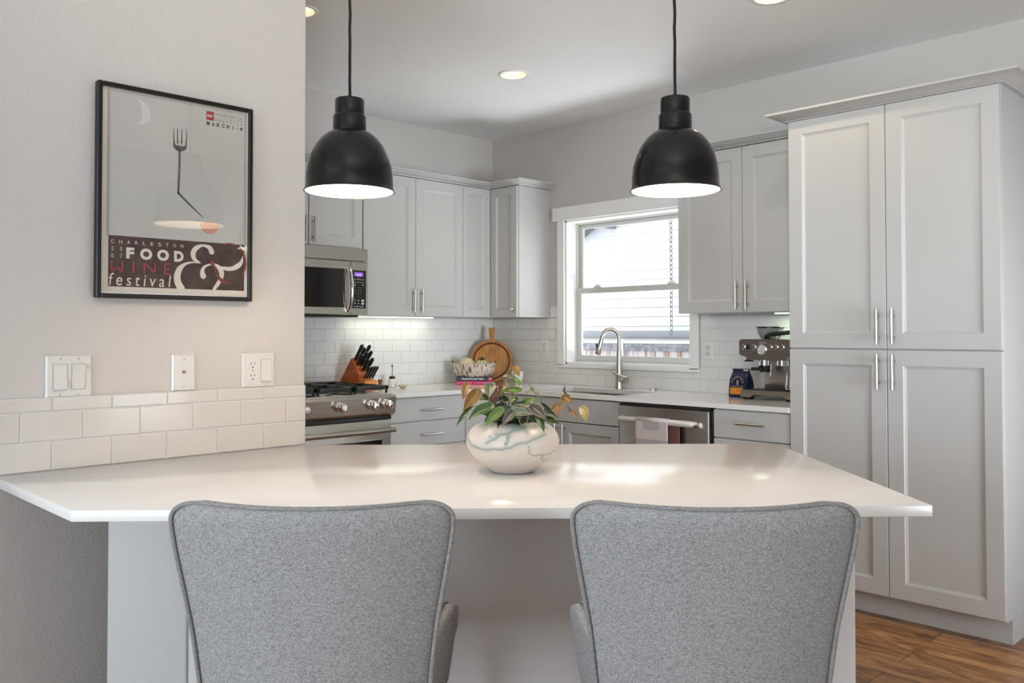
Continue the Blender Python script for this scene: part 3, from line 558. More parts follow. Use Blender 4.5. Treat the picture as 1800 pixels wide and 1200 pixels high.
# ================================================================== DISHWASHER + TOWEL
c=thing('dishwasher','stainless dishwasher under the worktop with a white bar handle','dishwasher',(2.03,-.3,0))
MB().box((1.727,.02,.0),(2.337,.60,CT-.03),0,PY).build('tub','blackp',c)
d=MB().box((1.742,.60,.11),(2.326,.652,.868),.004,PY).build('door','steel_h',c)
MB().box((1.742,.602,.869),(2.326,.648,.882),.002,PY).build('control_strip','blackp',c)
mb=MB(); mb.tube([PY((1.785,.70,.800)),PY((1.793,.705,.800)),PY((2.257,.705,.800)),PY((2.266,.70,.800))],[.013,.0165,.0165,.013],20)
for u in (1.805,2.245): mb.tube([PY((u,.652,.800)),PY((u,.705,.800))],.011,12)
mb.build('handle','white_handle',d)
tw=thing('dish_towel','pale lilac checked dish towel hanging over the dishwasher handle','towel',(2.0,-.72,.60))
def cloth(u0,u1,zt,zb,nf,amp,mats,name,parent,ck=True,nz=30,nu=24):
    mb=MB(); vs=[];fs=[]
    for i in range(nz+1):
        for j in range(nu+1):
            t=i/nz; s=j/nu; u=u0+(u1-u0)*s+.004*math.sin(7*t)*s
            vs.append(PY((u,nf+amp*t*math.sin(s*9+1)*.6+amp*t,zt+(zb-zt)*t)))
    o=len(mb.v)
    for i in range(nz):
        for j in range(nu):
            zz=(i/nz)*(zt-zb); uu=(j/nu)*(u1-u0); q=0
            if ck and (.045<uu<.15 and zz%.19<.045 or .095<zz%.19<.165): q=1
            mb.add([vs[i*(nu+1)+j],vs[i*(nu+1)+j+1],vs[(i+1)*(nu+1)+j+1],vs[(i+1)*(nu+1)+j]],[[0,1,2,3]],q)
    ob=mb.build(name,mats,parent); bm=bmesh.new(); bm.from_mesh(ob.data); bmesh.ops.remove_doubles(bm,verts=bm.verts[:],dist=1e-5); bmesh.ops.recalc_face_normals(bm,faces=bm.faces[:]); bm.to_mesh(ob.data); bm.free()
    mo=ob.modifiers.new('thick','SOLIDIFY'); mo.thickness=.003; return ob
tf=cloth(1.908,2.118,.806,.42,.7235,.004,['towel','towel2'],'front_fall',tw)
mb=MB(); pr=[]
for k in range(13):
    a=PI*k/12; pr.append((.705+.0195*math.cos(a),.800+.0195*math.sin(a)))
vs=[];fs=[]
for (n,z) in pr: vs+= [PY((1.908,n,z)),PY((2.118,n,z))]
for k in range(12): fs.append([2*k,2*k+1,2*k+3,2*k+2])
mb.add(vs,fs); o=mb.build('fold','towel',tw); mo=o.modifiers.new('thick','SOLIDIFY'); mo.thickness=.003
cloth(1.918,2.168,.800,.46,.6845,.0,['towel3','towel3'],'back_fall',tw,False)
# ================================================================== RANGE
RY0,RY1=-2.192,-1.434; rx=.70
c=thing('gas_range','stainless slide-in gas range left of the drawers','range',(.3,-1.81,0))
MB().box((RY0,.02,.09),(RY1,.64,.905),.002,PX).build('body','steel',c)
MB().box((RY0-.0,.03,.905),(RY1,.66,.925),.004,PX).build('cooktop','steel_h',c)
mb=MB(); mb.prism([(.60,.795),(.672,.795),(.690,.812),(.700,.900),(.692,.915),(.60,.915)],RY0,RY1+.004,xf=lambda p:Vector((p.x,p.z,p.y)))
cp=mb.build('control_panel','steel_h',c)
for y in (-2.155,-2.050,-1.82,-1.605,-1.502):
    mb=MB(); mb.lathe([(.030,0),(.030,.006),(.026,.010),(.018,.014)],(rx-.002,y,.862),28,'x'); mb.build('knob_collar','chrome',cp)
    mb=MB(); mb.lathe([(.0165,.012),(.0165,.022),(.0245,.030),(.0245,.046),(.018,.052),(0,.053)],(rx-.002,y,.862),8,'x'); mb.build('knob','chrome',cp,ang=.3)
MB().box((RY0+.01,.60,.772),(RY1-.012,.675,.793),.002,PX).build('vent_gap','blackp',c)
od=MB().box((RY0+.008,.62,.16),(RY1-.014,.675,.770),.005,PX).build('oven_door','steel_h',c)
MB().box((RY0+.07,.676,.30),(RY1-.083,.679,.655),.002,PX).build('oven_window','blackglass',od)
mb=MB(); rectframe2=None
for a in ((RY0+.062,RY0+.07,.292,.663),(RY1-.083,RY1-.072,.292,.663)): mb.box((a[0],.675,a[2]),(a[1],.682,a[3]),.001,PX)
mb.box((RY0+.062,.675,.655),(RY1-.072,.682,.663),.001,PX); mb.build('window_trim','nickel',od)
mb=MB(); mb.tube([PX((RY0+.02,.735,.715)),PX((RY1-.03,.735,.715))],.0145,20)
for y in (RY0+.035,RY1-.045): mb.tube([PX((y,.675,.712)),PX((y,.735,.715))],[.012,.015],12)
mb.build('handle','nickel',od)
MB().box((RY0+.008,.62,.095),(RY1-.014,.67,.157),.003,PX).build('drawer_panel','steel_h',c)
for k in range(3):
    a=RY0+.02+k*.2455; b=a+.235; mb=MB()
    zt=.968
    for y in (a,b-.018): mb.box((.07,y,zt-.024),(.645,y+.018,zt),.004)
    for x in (.07,.627): mb.box((x,a,zt-.024),(x+.018,b,zt),.004)
    mb.box((.35,a,zt-.022),(.366,b,zt),.003); ym=(a+b)/2
    for x0,x1 in ((.09,.17),(.25,.35),(.366,.46),(.545,.627)): mb.box((x0,ym-.006,zt-.018),(x1,ym+.006,zt+.002),.002)
    for xc in (.21,.50):
        for s in (-1,1): mb.box((xc-.006,ym+s*.035 if s>0 else a+.018,zt-.018),(xc+.006,b-.018 if s>0 else ym-.035,zt+.002),.002)
    for x in (.075,.63):
        for y in (a+.004,b-.014): mb.box((x,y,.925),(x+.01,y+.01,zt-.02))
    mb.build('grate','iron',c)
for k in range(3):
    for xc in (.21,.50):
        if k==1 and xc>.3: continue
        mb=MB(); mb.lathe([(.045,.9255),(.045,.935),(.034,.940),(.034,.948),(.0,.950)],(xc,RY0+.1375+k*.2455,0),28); mb.build('burner','iron',c)
# ================================================================== MICROWAVE
c=thing('microwave','stainless over-the-range microwave with black keypad','microwave',(.2,-1.81,1.375))
MY0,MY1,MF=-2.194,-1.437,.42
MB().box((MY0,.012,1.385),(MY1,MF-.035,1.788),.002,PX).build('housing','steel',c)
MB().box((MY0,MF-.034,1.712),(MY1,MF,1.788),.003,PX).build('vent_panel','steel_h',c)
MB().box((MY0+.02,.03,1.372),(MY1-.04,MF-.04,1.3848),.003,PX).build('underside','blackp',c)
dr=MB().box((MY0,MF-.034,1.386),(-1.5625,MF,1.707),.003,PX).build('door','steel_h',c)
MB().box((MY0+.05,MF,1.428),(-1.605,MF+.003,1.660),.0028,PX).build('window','blackglass',dr)
pts=[]
for k in range(17):
    t=k/16; pts.append(PX((-1.580,MF+.004+.038*math.sin(PI*t)**.6 if 0<k<16 else MF-.003,1.405+.272*t)))
MB().tube(pts,.0115,14).build('handle','chrome',dr)
kp=MB().box((-1.560,MF-.034,1.386),(MY1,MF,1.707),.003,PX).build('control_side','steel_h',c)
pad=MB().box((-1.550,MF,1.425),(-1.452,MF+.002,1.655),.0018,PX).build('keypad','blackglass',kp)
ds=MB().box((-1.536,MF+.002,1.618),(-1.474,MF+.0026,1.643),0,PX).build('display','display',pad)
MB().text('12:34',lambda a,b:Vector((MF+.0031,-1.524+a,1.623+b)),w=.036,h=.011).build('digits','displaytext',ds,flat=True)
mb=MB()
def keyrect(y,z,w_,h_): mb.add([(MF+.0027,y,z),(MF+.0027,y+w_,z),(MF+.0027,y+w_,z+h_),(MF+.0027,y,z+h_)],[[0,1,2,3]])
for z,ys,w_,h_ in ((1.606,(-1.515,-1.503),.008,.002),(1.597,(-1.537,-1.517,-1.499,-1.480),.011,.004),(1.580,(-1.537,-1.517,-1.499,-1.480),.010,.003),(1.563,(-1.537,-1.480),.009,.006),(1.452,(-1.537,-1.511,),.008,.006),(1.470,(-1.537,-1.511,),.008,.006),(1.433,(-1.537,-1.519,-1.501,-1.483),.010,.005)):
    for y in ys: keyrect(y,z,w_,h_)
for z in (1.468,1.450): keyrect(-1.486,z-.002,.019,.012)
n=1
for z in (1.545,1.528,1.511):
    for y in (-1.529,-1.510,-1.491):
        mb.text(str(n),lambda a,b,y=y,z=z:Vector((MF+.0027,y+a,z+b)),h=.007); n+=1
mb.text('0',lambda a,b:Vector((MF+.0027,-1.510+a,1.494+b)),h=.007)
mb.build('key_print','keys',pad,flat=True)
MB().box((MY0+.06,MF,1.672),(MY0+.11,MF+.0012,1.686),0,PX).build('name_badge','nickel',dr)
MB().box((-1.815,MF,1.678),(-1.780,MF+.0015,1.692),.001,PX).build('badge_plate','nickel',dr)
# ================================================================== PENINSULA
pn=thing('peninsula_worktop','white quartz peninsula worktop with angled corners in the foreground','worktop',RG(0,2.2,CT-.0235))
poly=[(2.3425,-3.030),(3.399,-1.918),(4.1375,-2.614),(2.927,-3.914),(2.3425,-3.914)]
bm=bmesh.new(); vs=[bm.verts.new((a,b,CT-.0235)) for a,b in poly]+[bm.verts.new((a,b,CT)) for a,b in poly]; nn=5
bm.faces.new(vs[:5][::-1]); bm.faces.new(vs[5:])
for i in range(5): bm.faces.new([vs[i],vs[(i+1)%5],vs[5+(i+1)%5],vs[5+i]])
bmesh.ops.bevel(bm,geom=bm.edges[:],offset=.002,segments=2,profile=.5,affect='EDGES')
mb=MB(); mb.bm(bm); mb.build('slab','quartz',pn)
# pony wall under it: front face at g=2.16
pb=thing('half_wall','textured half wall carrying the peninsula worktop, behind the chairs','half wall',RG(0,2.3,0))
def bevprism(poly,z0,z1,r):
    bm=bmesh.new(); n=len(poly); vs=[bm.verts.new((p[0],p[1],z0)) for p in poly]+[bm.verts.new((p[0],p[1],z1)) for p in poly]
    bm.faces.new(vs[:n][::-1]); bm.faces.new(vs[n:])
    for i in range(n): bm.faces.new([vs[i],vs[(i+1)%n],vs[n+(i+1)%n],vs[n+i]])
    ed=[e for e in bm.edges if abs(e.verts[0].co.z-e.verts[1].co.z)>.1]
    bmesh.ops.bevel(bm,geom=ed,offset=r,segments=4,profile=.5,affect='EDGES'); m=MB(); m.bm(bm); return m
g0=2.16
pl=[RG(-.83,g0),RG(.823,g0),RG(.823,g0+.60),RG(-.62,g0+.60)]
bevprism(pl,0,CT-.024,.006).build('stud_wall','wall',pb)
pl=[RG(-1.029,g0+.006),RG(-.829,g0+.006),RG(-.829,g0+.12),RG(-1.029,g0+.12)]
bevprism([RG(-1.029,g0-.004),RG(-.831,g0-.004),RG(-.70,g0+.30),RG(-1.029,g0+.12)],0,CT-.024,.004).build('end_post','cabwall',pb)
bevprism([RG(-.825,g0-.010),RG(.815,g0-.010),RG(.815,g0),RG(-.825,g0)],0,.09,.002).build('skirting','trim',pb)
# ================================================================== CHAIRS
HS=.93; HW=HS*.2455
def hw(z):
    K=[(.56,.190),(.60,.193),(.66,.199),(.71,.205),(.759,.212),(.808,.222),(.857,.232),(.897,.240),(.935,.2455),(.96,.2455)]
    for (a,b),(c_,d) in zip(K,K[1:]):
        if z<=c_: t=max(0,(z-a)/(c_-a)); return HS*(b+(d-b)*t)
    return HS*K[-1][1]
ZT=.978
def chair_row(z,th,W,D,n=28):
    # loop round the section: rear side first; local y>0 is towards the table
    pts=[]
    def cp(s,o):
        x=s*W; y=D*abs(s)**2.2; dx=W; dy=D*2.2*abs(s)**1.2*(1 if s>=0 else -1); L=math.hypot(dx,dy); return Vector((x-dy/L*o*1, y+dx/L*o, z))
    for k in range(n+1): pts.append(cp(-1+2*k/n,-th/2))
    for k in range(1,6): a=-PI/2+PI*k/6; e=cp(1,0); e2=cp(1,th/2)-cp(1,0); t=Vector((e2.y,-e2.x,0)); pts.append(e+e2*math.sin(a)+t*math.cos(a)*.5)
    for k in range(n+1): pts.append(cp(1-2*k/n,th/2))
    for k in range(1,6): a=PI/2-PI*k/6; e=cp(-1,0); e2=cp(-1,th/2)-cp(-1,0); t=Vector((-e2.y,e2.x,0)); pts.append(e+e2*math.sin(a)+t*math.cos(a)*.5)
    return pts
def rear_edge(z,sgn,W,D,th):
    dx=W; dy=D*2.2*sgn; L=math.hypot(dx,dy); o=-th/2; return Vector((sgn*W-dy/L*o+sgn*.004,D+dx/L*o-.001,z))
def make_chair(loc,rz,label):
    c=thing('upholstered_counter_chair',label,'chair',loc,rz,'grey upholstered chairs at the peninsula')
    rows=[]; zs=[.56+k*(.945-.56)/26 for k in range(27)]; TH=.062; DD=lambda z:.055+.01*(z-.6)
    for z in zs: rows.append(chair_row(z,TH,hw(z),DD(z)))
    for k in range(1,9):
        a=PI/2*k/8; z=.945+.031*math.sin(a); W=HW-.034*(1-math.cos(a)); rows.append(chair_row(z,TH*(1-.55*(1-math.cos(a))),W,DD(z)*(W/HW)**2))
    n=len(rows[0]); vs=[p for r in rows for p in r]; fs=[]
    for i in range(len(rows)-1):
        for k in range(n): fs.append([i*n+k,i*n+(k+1)%n,(i+1)*n+(k+1)%n,(i+1)*n+k])
    # top cap as strip between rear and front of last ring
    b=(len(rows)-1)*n; half=29
    for k in range(half-1): fs.append([b+k,b+k+1,b+(half+5)+(half-1)-(k+1),b+(half+5)+(half-1)-k])
    fs.append([b+28]+[b+29+k for k in range(5)]+[b+34]); fs.append([b+62]+[b+63+k for k in range(5)]+[b+0]); fs.append(list(range(n))[::-1])
    # gentle lean and dip of the top rail
    def lean(p): return Vector((p.x,p.y-.10*(p.z-.72),p.z-(.006*(1-(p.x/.25)**2) if p.z>.9 else 0)))
    mb=MB(); mb.add([lean(p) for p in vs],fs); bk=mb.build('backrest','fabric',c,local=True,ang=1.4)
    path=[]
    for z in zs: path.append(rear_edge(z,-1,hw(z),DD(z),TH))
    top=[]
    for k in range(1,9):
        a=PI/2*k/8; z=.945+.031*math.sin(a); W=HW-.034*(1-math.cos(a)); top.append((z,W))
    path+= [rear_edge(z,-1,W,DD(z)*(W/HW)**2,TH*(1-.55*(1-math.cos(PI/2*(i+1)/8)))) for i,(z,W) in enumerate(top)]
    W=HW-.034; D_=DD(.976)*(W/HW)**2
    for k in range(1,28):
        s=-1+2*k/28; x=s*W; path.append(Vector((x,D_*abs(s)**2.2-TH*.45/2-.002,.978)))
    path+= [rear_edge(z,1,W_,DD(z)*(W_/HW)**2,TH*(1-.55*(1-math.cos(PI/2*(8-i)/8)))) for i,(z,W_) in enumerate(top[::-1])]
    for z in zs[::-1]: path.append(rear_edge(z,1,hw(z),DD(z),TH))
    MB().tube([lean(p) for p in path],.0042,8).build('piping','piping',bk,local=True)
    # seat
    mb=MB(); n=40; prof=[]
    def sring(sc,z): 
        r=[]
        for k in range(n):
            a=2*PI*k/n; ca,sa=math.cos(a),math.sin(a); x=.195*sc*(abs(ca)**.55)*(1 if ca>=0 else -1); y=.25+.235*sc*(abs(sa)**.55)*(1 if sa>=0 else -1); r.append(Vector((x,y,z)))
        return r
    rr=[sring(.94,.545),sring(1,.555),sring(1,.62),sring(.97,.64),sring(.88,.652),sring(.6,.658),sring(.02,.66)]
    vs=[p for r in rr for p in r]; fs=[[i*n+k,i*n+(k+1)%n,(i+1)*n+(k+1)%n,(i+1)*n+k] for i in range(6) for k in range(n)]; fs.append(list(range(n))[::-1])
    mb.add(vs,fs); mb.build('seat','fabric',c,local=True,ang=1.4)
    for s in (-1,1):
        mb=MB(); vs=[];fs=[]; N=14; m=16
        for i in range(N+1):
            t=i/N; y=.028+.27*t; x=s*(.186+.052*min(1,t*1.6)**.8-.02*max(0,t-.6)); zt=.700+.050*min(1,t*2.0)**.9-.10*max(0,t-.5)**1.3*2; zb=.555; w_=.017
            zc=(zt+zb)/2; hz=(zt-zb)/2
            for k in range(m):
                a=2*PI*k/m; ca,sa=math.cos(a),math.sin(a)
                vs.append(Vector((x+w_*(abs(ca)**.6)*(1 if ca>=0 else -1)+s*.020*(sa-1),y,zc+hz*(abs(sa)**.5)*(1 if sa>=0 else -1))))
        for i in range(N):
            for k in range(m): fs.append([i*m+k,i*m+(k+1)%m,(i+1)*m+(k+1)%m,(i+1)*m+k])
        fs.append(list(range(m))[::-1]); fs.append([N*m+k for k in range(m)])
        mb.add(vs,fs); ar=mb.build('armrest','fabric',c,local=True,ang=1.2)
        MB().tube([Vector((v.x-s*.012,v.y-.001,v.z+.002)) for v in [max(vs[i*m:(i+1)*m],key=lambda q:q.z) for i in range(N+1)]],.0035,8).build('piping','piping',ar,local=True)
    for sx in (-1,1):
        for sy,y in ((0,.05),(1,.42)):
            MB().tube([(sx*.17,y,.55),(sx*(.19),y+(.03 if sy else -.04),0.0)],[.021,.013],12).build('leg','legwood',c,local=True)
    for sx in (-1,1): MB().tube([(sx*.183,.025,.22),(sx*.183,.438,.22)],.010,10).build('stretcher','legwood',c,local=True)
    MB().tube([(-.183,.43,.22),(.183,.43,.22)],.010,10).build('footrest','legwood',c,local=True)
    return c
AZ=math.atan2(RP.y,RP.x)
ch=make_chair(RG(-.367,1.515,.004),AZ+.015,'left grey upholstered counter chair, in front of the light switches side of the peninsula')
dup(ch,RG(.336,1.515,.004),AZ-.02,'right grey upholstered counter chair, the one nearer the pantry')
ch['label']='grey upholstered counter chair on the left, seen from behind'
# ================================================================== PENDANTS
def pendant(r,label,grp):
    loc=RG(r,2.325,0); c=thing('pendant_lamp',label,'pendant lamp',(loc.x,loc.y,1.655),0,grp)
    z0=0
    # profile heights relative to rim, radius of rim .121
    outer=[(.1215,.000),(.1200,.003),(.1165,.012),(.1155,.040),(.1125,.066),(.1050,.094),(.0930,.120),(.0770,.142),(.0590,.157),(.0460,.163)]
    inner=[(r_-.003 if r_>.05 else r_, z-.001 if z>.01 else z+.0005) for r_,z in outer]
    mb=MB(); mb.lathe(outer,seg=96,cap=False); mb.lathe([outer[0],(inner[0][0]+.0012,.0)],seg=96,cap=False)
    sh=mb.build('shade','black',c,local=True)
    li=[(r_-.003 if i<9 else .02,z-.003 if i else .0008) for i,(r_,z) in enumerate(outer)]
    MB().lathe(li,seg=96,cap=False).build('shade_lining','white_in',sh,local=True)
    mb=MB(); mb.lathe([(.045,.150),(.0445,.164),(.0445,.202),(.0425,.206),(.0395,.208),(.0395,.246),(.0375,.250),(.0,.250)],seg=64); mb.build('socket_housing','black',c,local=True)
    MB().lathe([(.009,.2500),(.009,.258),(.006,.261),(.0,.261)],seg=24).build('cord_grip','black',c,local=True)
    mb=MB(); pts=[]; top=H-1.655-.02
    for k in range(41): 
        z=.258+(top-.258)*k/40; pts.append((.0006*math.sin(k*1.3),.0006*math.cos(k*1.7),z))
    mb.tube(pts,.0041,8); mb.build('cord','black',c,local=True)
    MB().lathe([(.0,top),(.055,top),(.060,top+.005),(.060,H-1.655-.0005),(0,H-1.655-.0005)],seg=48).build('canopy','black',c,local=True)
    MB().lathe([(0,.045),(.018,.050),(.030,.068),(.032,.085),(.024,.108),(.014,.128),(.013,.15)],seg=32).build('bulb','bulb',c,local=True)
    return c
pendant(-.463+.0,'black dome pendant lamp on the left, above the poster end of the peninsula','pendant lamps over the peninsula')
pendant(.414,'black dome pendant lamp on the right, in front of the window and wall cabinet','pendant lamps over the peninsula')
# ================================================================== RECESSED LIGHTS
def downlight(x,y,label):
    c=thing('recessed_light',label,'ceiling light',(x,y,H),0,'recessed ceiling lights')
    mb=MB(); mb.lathe([(.088,-.0005),(.086,-.006),(.076,-.008),(.071,-.004),(.071,-.0005)],seg=48,cap=False); mb.build('trim_ring','trim',c,local=True)
    mb=MB(); mb.lathe([(.0712,-.001),(.0700,.001),(.066,.02),(.058,.045),(.050,.060),(.0,.060)],seg=48,cap=False); mb.build('reflector','canring',c,local=True)
    MB().lathe([(.0,.034),(.030,.036),(.044,.046),(.048,.059)],seg=40,cap=False).build('lens','canglow',c,local=True)
    l=bpy.data.lights.new('recessed_spot','SPOT'); l.energy=10; l.color=WARM; l.spot_size=2.35; l.spot_blend=.6; l.shadow_soft_size=.04
    lo=bpy.data.objects.new('recessed_spot',l); C.objects.link(lo); lo.location=(x,y,H-.012)
downlight(1.346,-1.095,'recessed ceiling light between the two pendant cords')
downlight(1.36,-2.475,'recessed ceiling light half hidden by the poster wall at the top left')
downlight(2.94,-1.09,'recessed ceiling light cut by the top edge above the right pendant')
for (nm,loc,tg,sx,sy,p,col) in (('under_cabinet_light_left',(.10,-.99,UB-.015),(.10,-.99,0),.05,.66,.6,(.94,1,.80)),('under_cabinet_light_right',(2.58,-.12,UB-.013),(2.58,-.12,0),.32,.05,1.0,(.84,1,.76))):
    area(nm,loc,tg,sx,sy,p,col)
# ================================================================== POSTER
XP=PENX
ps=thing('framed_poster','black framed food festival poster with a fork, hanging above the switches','picture',(XP,-3.446,1.370))
y0,y1,z0,z1=-3.676,-3.219,1.372,1.966
mb=MB(); t=.0125
mb.box((XP+.001,y0,z0),(XP+.026,y0+t,z1),.002); mb.box((XP+.001,y1-t,z0),(XP+.026,y1,z1),.002); mb.box((XP+.001,y0+t,z0),(XP+.026,y1-t,z0+t),.002); mb.box((XP+.001,y0+t,z1-t),(XP+.026,y1-t,z1),.002)
mb.build('frame','frame',ps)
mb=MB(); mb.box((XP+.002,y0+.01,z0+.01),(XP+.016,y1-.01,z1-.01)); pp=mb.build('print','paper',ps)
xq=XP+.0163
def pq(a,b,o=0): return Vector((xq+o,a,b))
def quad(name,a0,a1,b0,b1,m_,o=0): return MB().add([pq(a0,b0,o),pq(a1,b0,o),pq(a1,b1,o),pq(a0,b1,o)],[[0,1,2,3]]).build(name,m_,pp,flat=True)
BY0,BY1=-3.643,-3.242
quad('printed_field',BY0,BY1,1.545,1.948,'printgrey')
mb=MB()
for a0,a1,b0,b1 in ((BY0-.004,BY0-.0026,1.545,1.952),(BY0,BY0+.001,1.545,1.948),(BY1-.001,BY1,1.545,1.948),(BY1+.0026,BY1+.004,1.545,1.952),(BY0-.004,BY1+.004,1.951,1.952),(BY0,BY1,1.947,1.948)):
    mb.add([pq(a0,b0,.0002),pq(a1,b0,.0002),pq(a1,b1,.0002),pq(a0,b1,.0002)],[[0,1,2,3]])
mb.build('border_line','printdark',pp,flat=True)
quad('brown_block',BY0,BY1,1.404,1.545,'printbrown',.0003)
# moon
mb=MB(); vs=[]
N=20
o_=[( -3.572+.043*math.cos(a),1.897+.036*math.sin(a)) for a in [-1.25+2.5*k/N for k in range(N+1)]]
i_=[( -3.585+.041*math.cos(a),1.897+.036*math.sin(a)) for a in [-.95+1.9*k/N for k in range(N+1)]]
o_=[(-3.575+.045*math.cos(a),1.897+.037*math.sin(a)) for a in [-1.35+2.7*k/N for k in range(N+1)]]
i_=[(-3.575+.020*math.cos(a)+.001,1.897+.036*math.sin(a)) for a in [-1.45+2.9*k/N for k in range(N+1)]]
vs=[pq(a,b,.0005) for a,b in o_]+[pq(a,b,.0005) for a,b in i_]
mb.add(vs,[[k,k+1,N+2+k,N+1+k] for k in range(N)]); mb.build('moon','printmoon',pp,flat=True)
# fork and its shadow
f2=lambda a,b: pq(a,b,.0006)
mb=MB()
for a,b in ((-3.4635,1.868),(-3.4525,1.870),(-3.4395,1.871),(-3.4250,1.871)):
    mb.stroke([(a,b,.0016),(a-.0004,b-.02,.0028),(a*.9+(-3.446)*.1,b-.043,.0042)],f2)
mb.stroke([(-3.4635,1.826,.003),(-3.459,1.816,.012),(-3.446,1.812,.016),(-3.432,1.816,.012),(-3.4255,1.826,.003)],f2)
mb.stroke([(-3.446,1.812,.011),(-3.446,1.80,.006),(-3.4465,1.75,.0058),(-3.449,1.682,.0062)],f2)
mb.stroke([(-3.449,1.682,.0062),(-3.415,1.652,.005),(-3.383,1.625,.003),(-3.372,1.617,.0012)],f2)
mb.build('fork','printfork',pp,flat=True)
mb=MB(); vs=[pq(-3.354+.028*math.cos(a),1.597-.027*math.sin(a),.0006) for a in [PI*k/20 for k in range(21)]]; mb.add(vs,[list(range(21))])
mb.stroke([(-3.382,1.597,.004),(-3.365,1.601,.008),(-3.344,1.602,.008),(-3.326,1.598,.004)],f2); mb.build('peach','printpeach',pp,flat=True)
# header lettering
quad('red_square',-3.3655,-3.342,1.9105,1.937,'printred',.0006)
t3=lambda a,b: pq(a,b,.0009)
MB().text('BB&T',t3,w=.018,h=.007,x0=-3.363,y0=1.920,bold=.02).build('square_lettering','printcream',pp,flat=True)
def spaced(mb,s,y0,y1,z,h,w_=None,bold=0,shear=0,mi=None):
    n=len(s)
    for i,ch_ in enumerate(s):
        if ch_==' ': continue
        yc=y0+(y1-y0)*(i/(n-1)) if n>1 else y0
        ww=w_ or h*.7
        if ch_ in 'I1': ww*=.28
        if ch_=='-': mb.text(ch_,t3,w=ww*.6,h=h*.14,x0=yc-ww*.3,y0=z+h*.43,mi=mi); continue
        mb.text(ch_,t3,w=ww,h=h,x0=yc-ww/2,y0=z,bold=bold,shear=shear,mi=mi)
mb=MB(); spaced(mb,'CHARLESTON',-3.335,-3.254,1.929,.0055,.0042); spaced(mb,'FESTIVAL',-3.335,-3.254,1.9105,.0055,.0042); spaced(mb,'MARCH',-3.360,-3.297,1.8945,.0115,.0085,bold=.03); spaced(mb,'1-4',-3.281,-3.255,1.8945,.0115,.0080,bold=.03)
mb.build('date_lettering','printdark',pp,flat=True)
mb=MB(); spaced(mb,'FOOD+',-3.335,-3.299,1.9197,.0055,.0042); mb.build('pale_lettering','printteal',pp,flat=True)
mb=MB(); spaced(mb,'WINE',-3.288,-3.254,1.9197,.0055,.0042); mb.build('red_lettering','printred',pp,flat=True)
# block lettering
mb=MB(); spaced(mb,'CHARLESTON',-3.632,-3.437,1.5235,.0098,.0085)
spaced(mb,'F',-3.584,-3.584,1.483,.031,.022,bold=.05)
for yc in (-3.540,-3.492): mb.text('O',t3,w=.034,h=.032,x0=yc-.017,y0=1.482,bold=.055)
mb.text('D',t3,w=.028,h=.031,x0=-3.460,y0=1.482,bold=.055)
mb.text('festival',t3,w=.172,h=.034,x0=-3.641,y0=1.407,shear=.12,spacing=1.45)
mb.build('cream_lettering','printcream',pp,flat=True)
mb=MB(); spaced(mb,'20',-3.632,-3.609,1.503,.0115,.0065,bold=.01); spaced(mb,'07',-3.632,-3.609,1.483,.0115,.0065,bold=.01); mb.build('year_lettering','printteal',pp,flat=True)
mb=MB()
W=.0042
for seg in ([(-3.634,1.474),(-3.634,1.444),(-3.620,1.458),(-3.605,1.444),(-3.605,1.474)],[(-3.575,1.474),(-3.575,1.445)],[(-3.545,1.445),(-3.545,1.474),(-3.515,1.446),(-3.515,1.474)],[(-3.472,1.474),(-3.487,1.474),(-3.487,1.445),(-3.472,1.445)],[(-3.487,1.460),(-3.474,1.460)]):
    for p,q in zip(seg,seg[1:]): mb.stroke([(p[0],p[1],W),(q[0],q[1],W)],t3,res=1)
mb.build('wine_lettering','printred',pp,flat=True)
mb=MB()
for i,s in enumerate(DATA['amp']): mb.stroke(s,lambda a,b,i=i:pq(a,b,.0010+.0003*i))
mb.build('ampersand','printcream',pp,flat=True)
mb=MB()
for s in DATA['ring']: mb.stroke(s,lambda a,b:pq(a,b,.0027))
mb.build('wine_ring','printrust',pp,flat=True)
MB().box((XP+.020,y0+t-.002,z0+t-.002),(XP+.0215,y1-t+.002,z1-t+.002)).build('glass','pglass',ps)
# ================================================================== SWITCHES AND SOCKETS
def plate(xf,u0,u1,z0,z1,root,th=.006,pm='plate'):
    mb=MB(); 
    a,b=[(u0,z0),(u1,z0),(u1,z1),(u0,z1)],.004
    vs=[xf((u,.0006,z)) for u,z in a]+[xf((u,.003,z)) for u,z in a]+[xf((u+(b if i in(0,3) else -b),th,z+(b if i<2 else -b))) for i,(u,z) in enumerate(a)]
    fs=[[0,1,2,3],[8,9,10,11]]+[[k,(k+1)%4,4+(k+1)%4,4+k] for k in range(4)]+[[4+k,4+(k+1)%4,8+(k+1)%4,8+k] for k in range(4)]
    mb.add(vs,fs); return mb.build('cover_plate',pm,root,ang=.2)
def screw(xf,u,z,root,n=.006):
    mb=MB(); mb.lathe([(.0034,0),(.0030,.0012),(0,.0014)],(0,0,0),16,'x',xf=lambda p:xf((u+p.y,n+p.x,z+p.z))); mb.box((u-.0005,n+.0013,z-.0028),(u+.0005,n+.0017,z+.0028),0,xf,1); mb.build('screw',['plate','slot'],root)
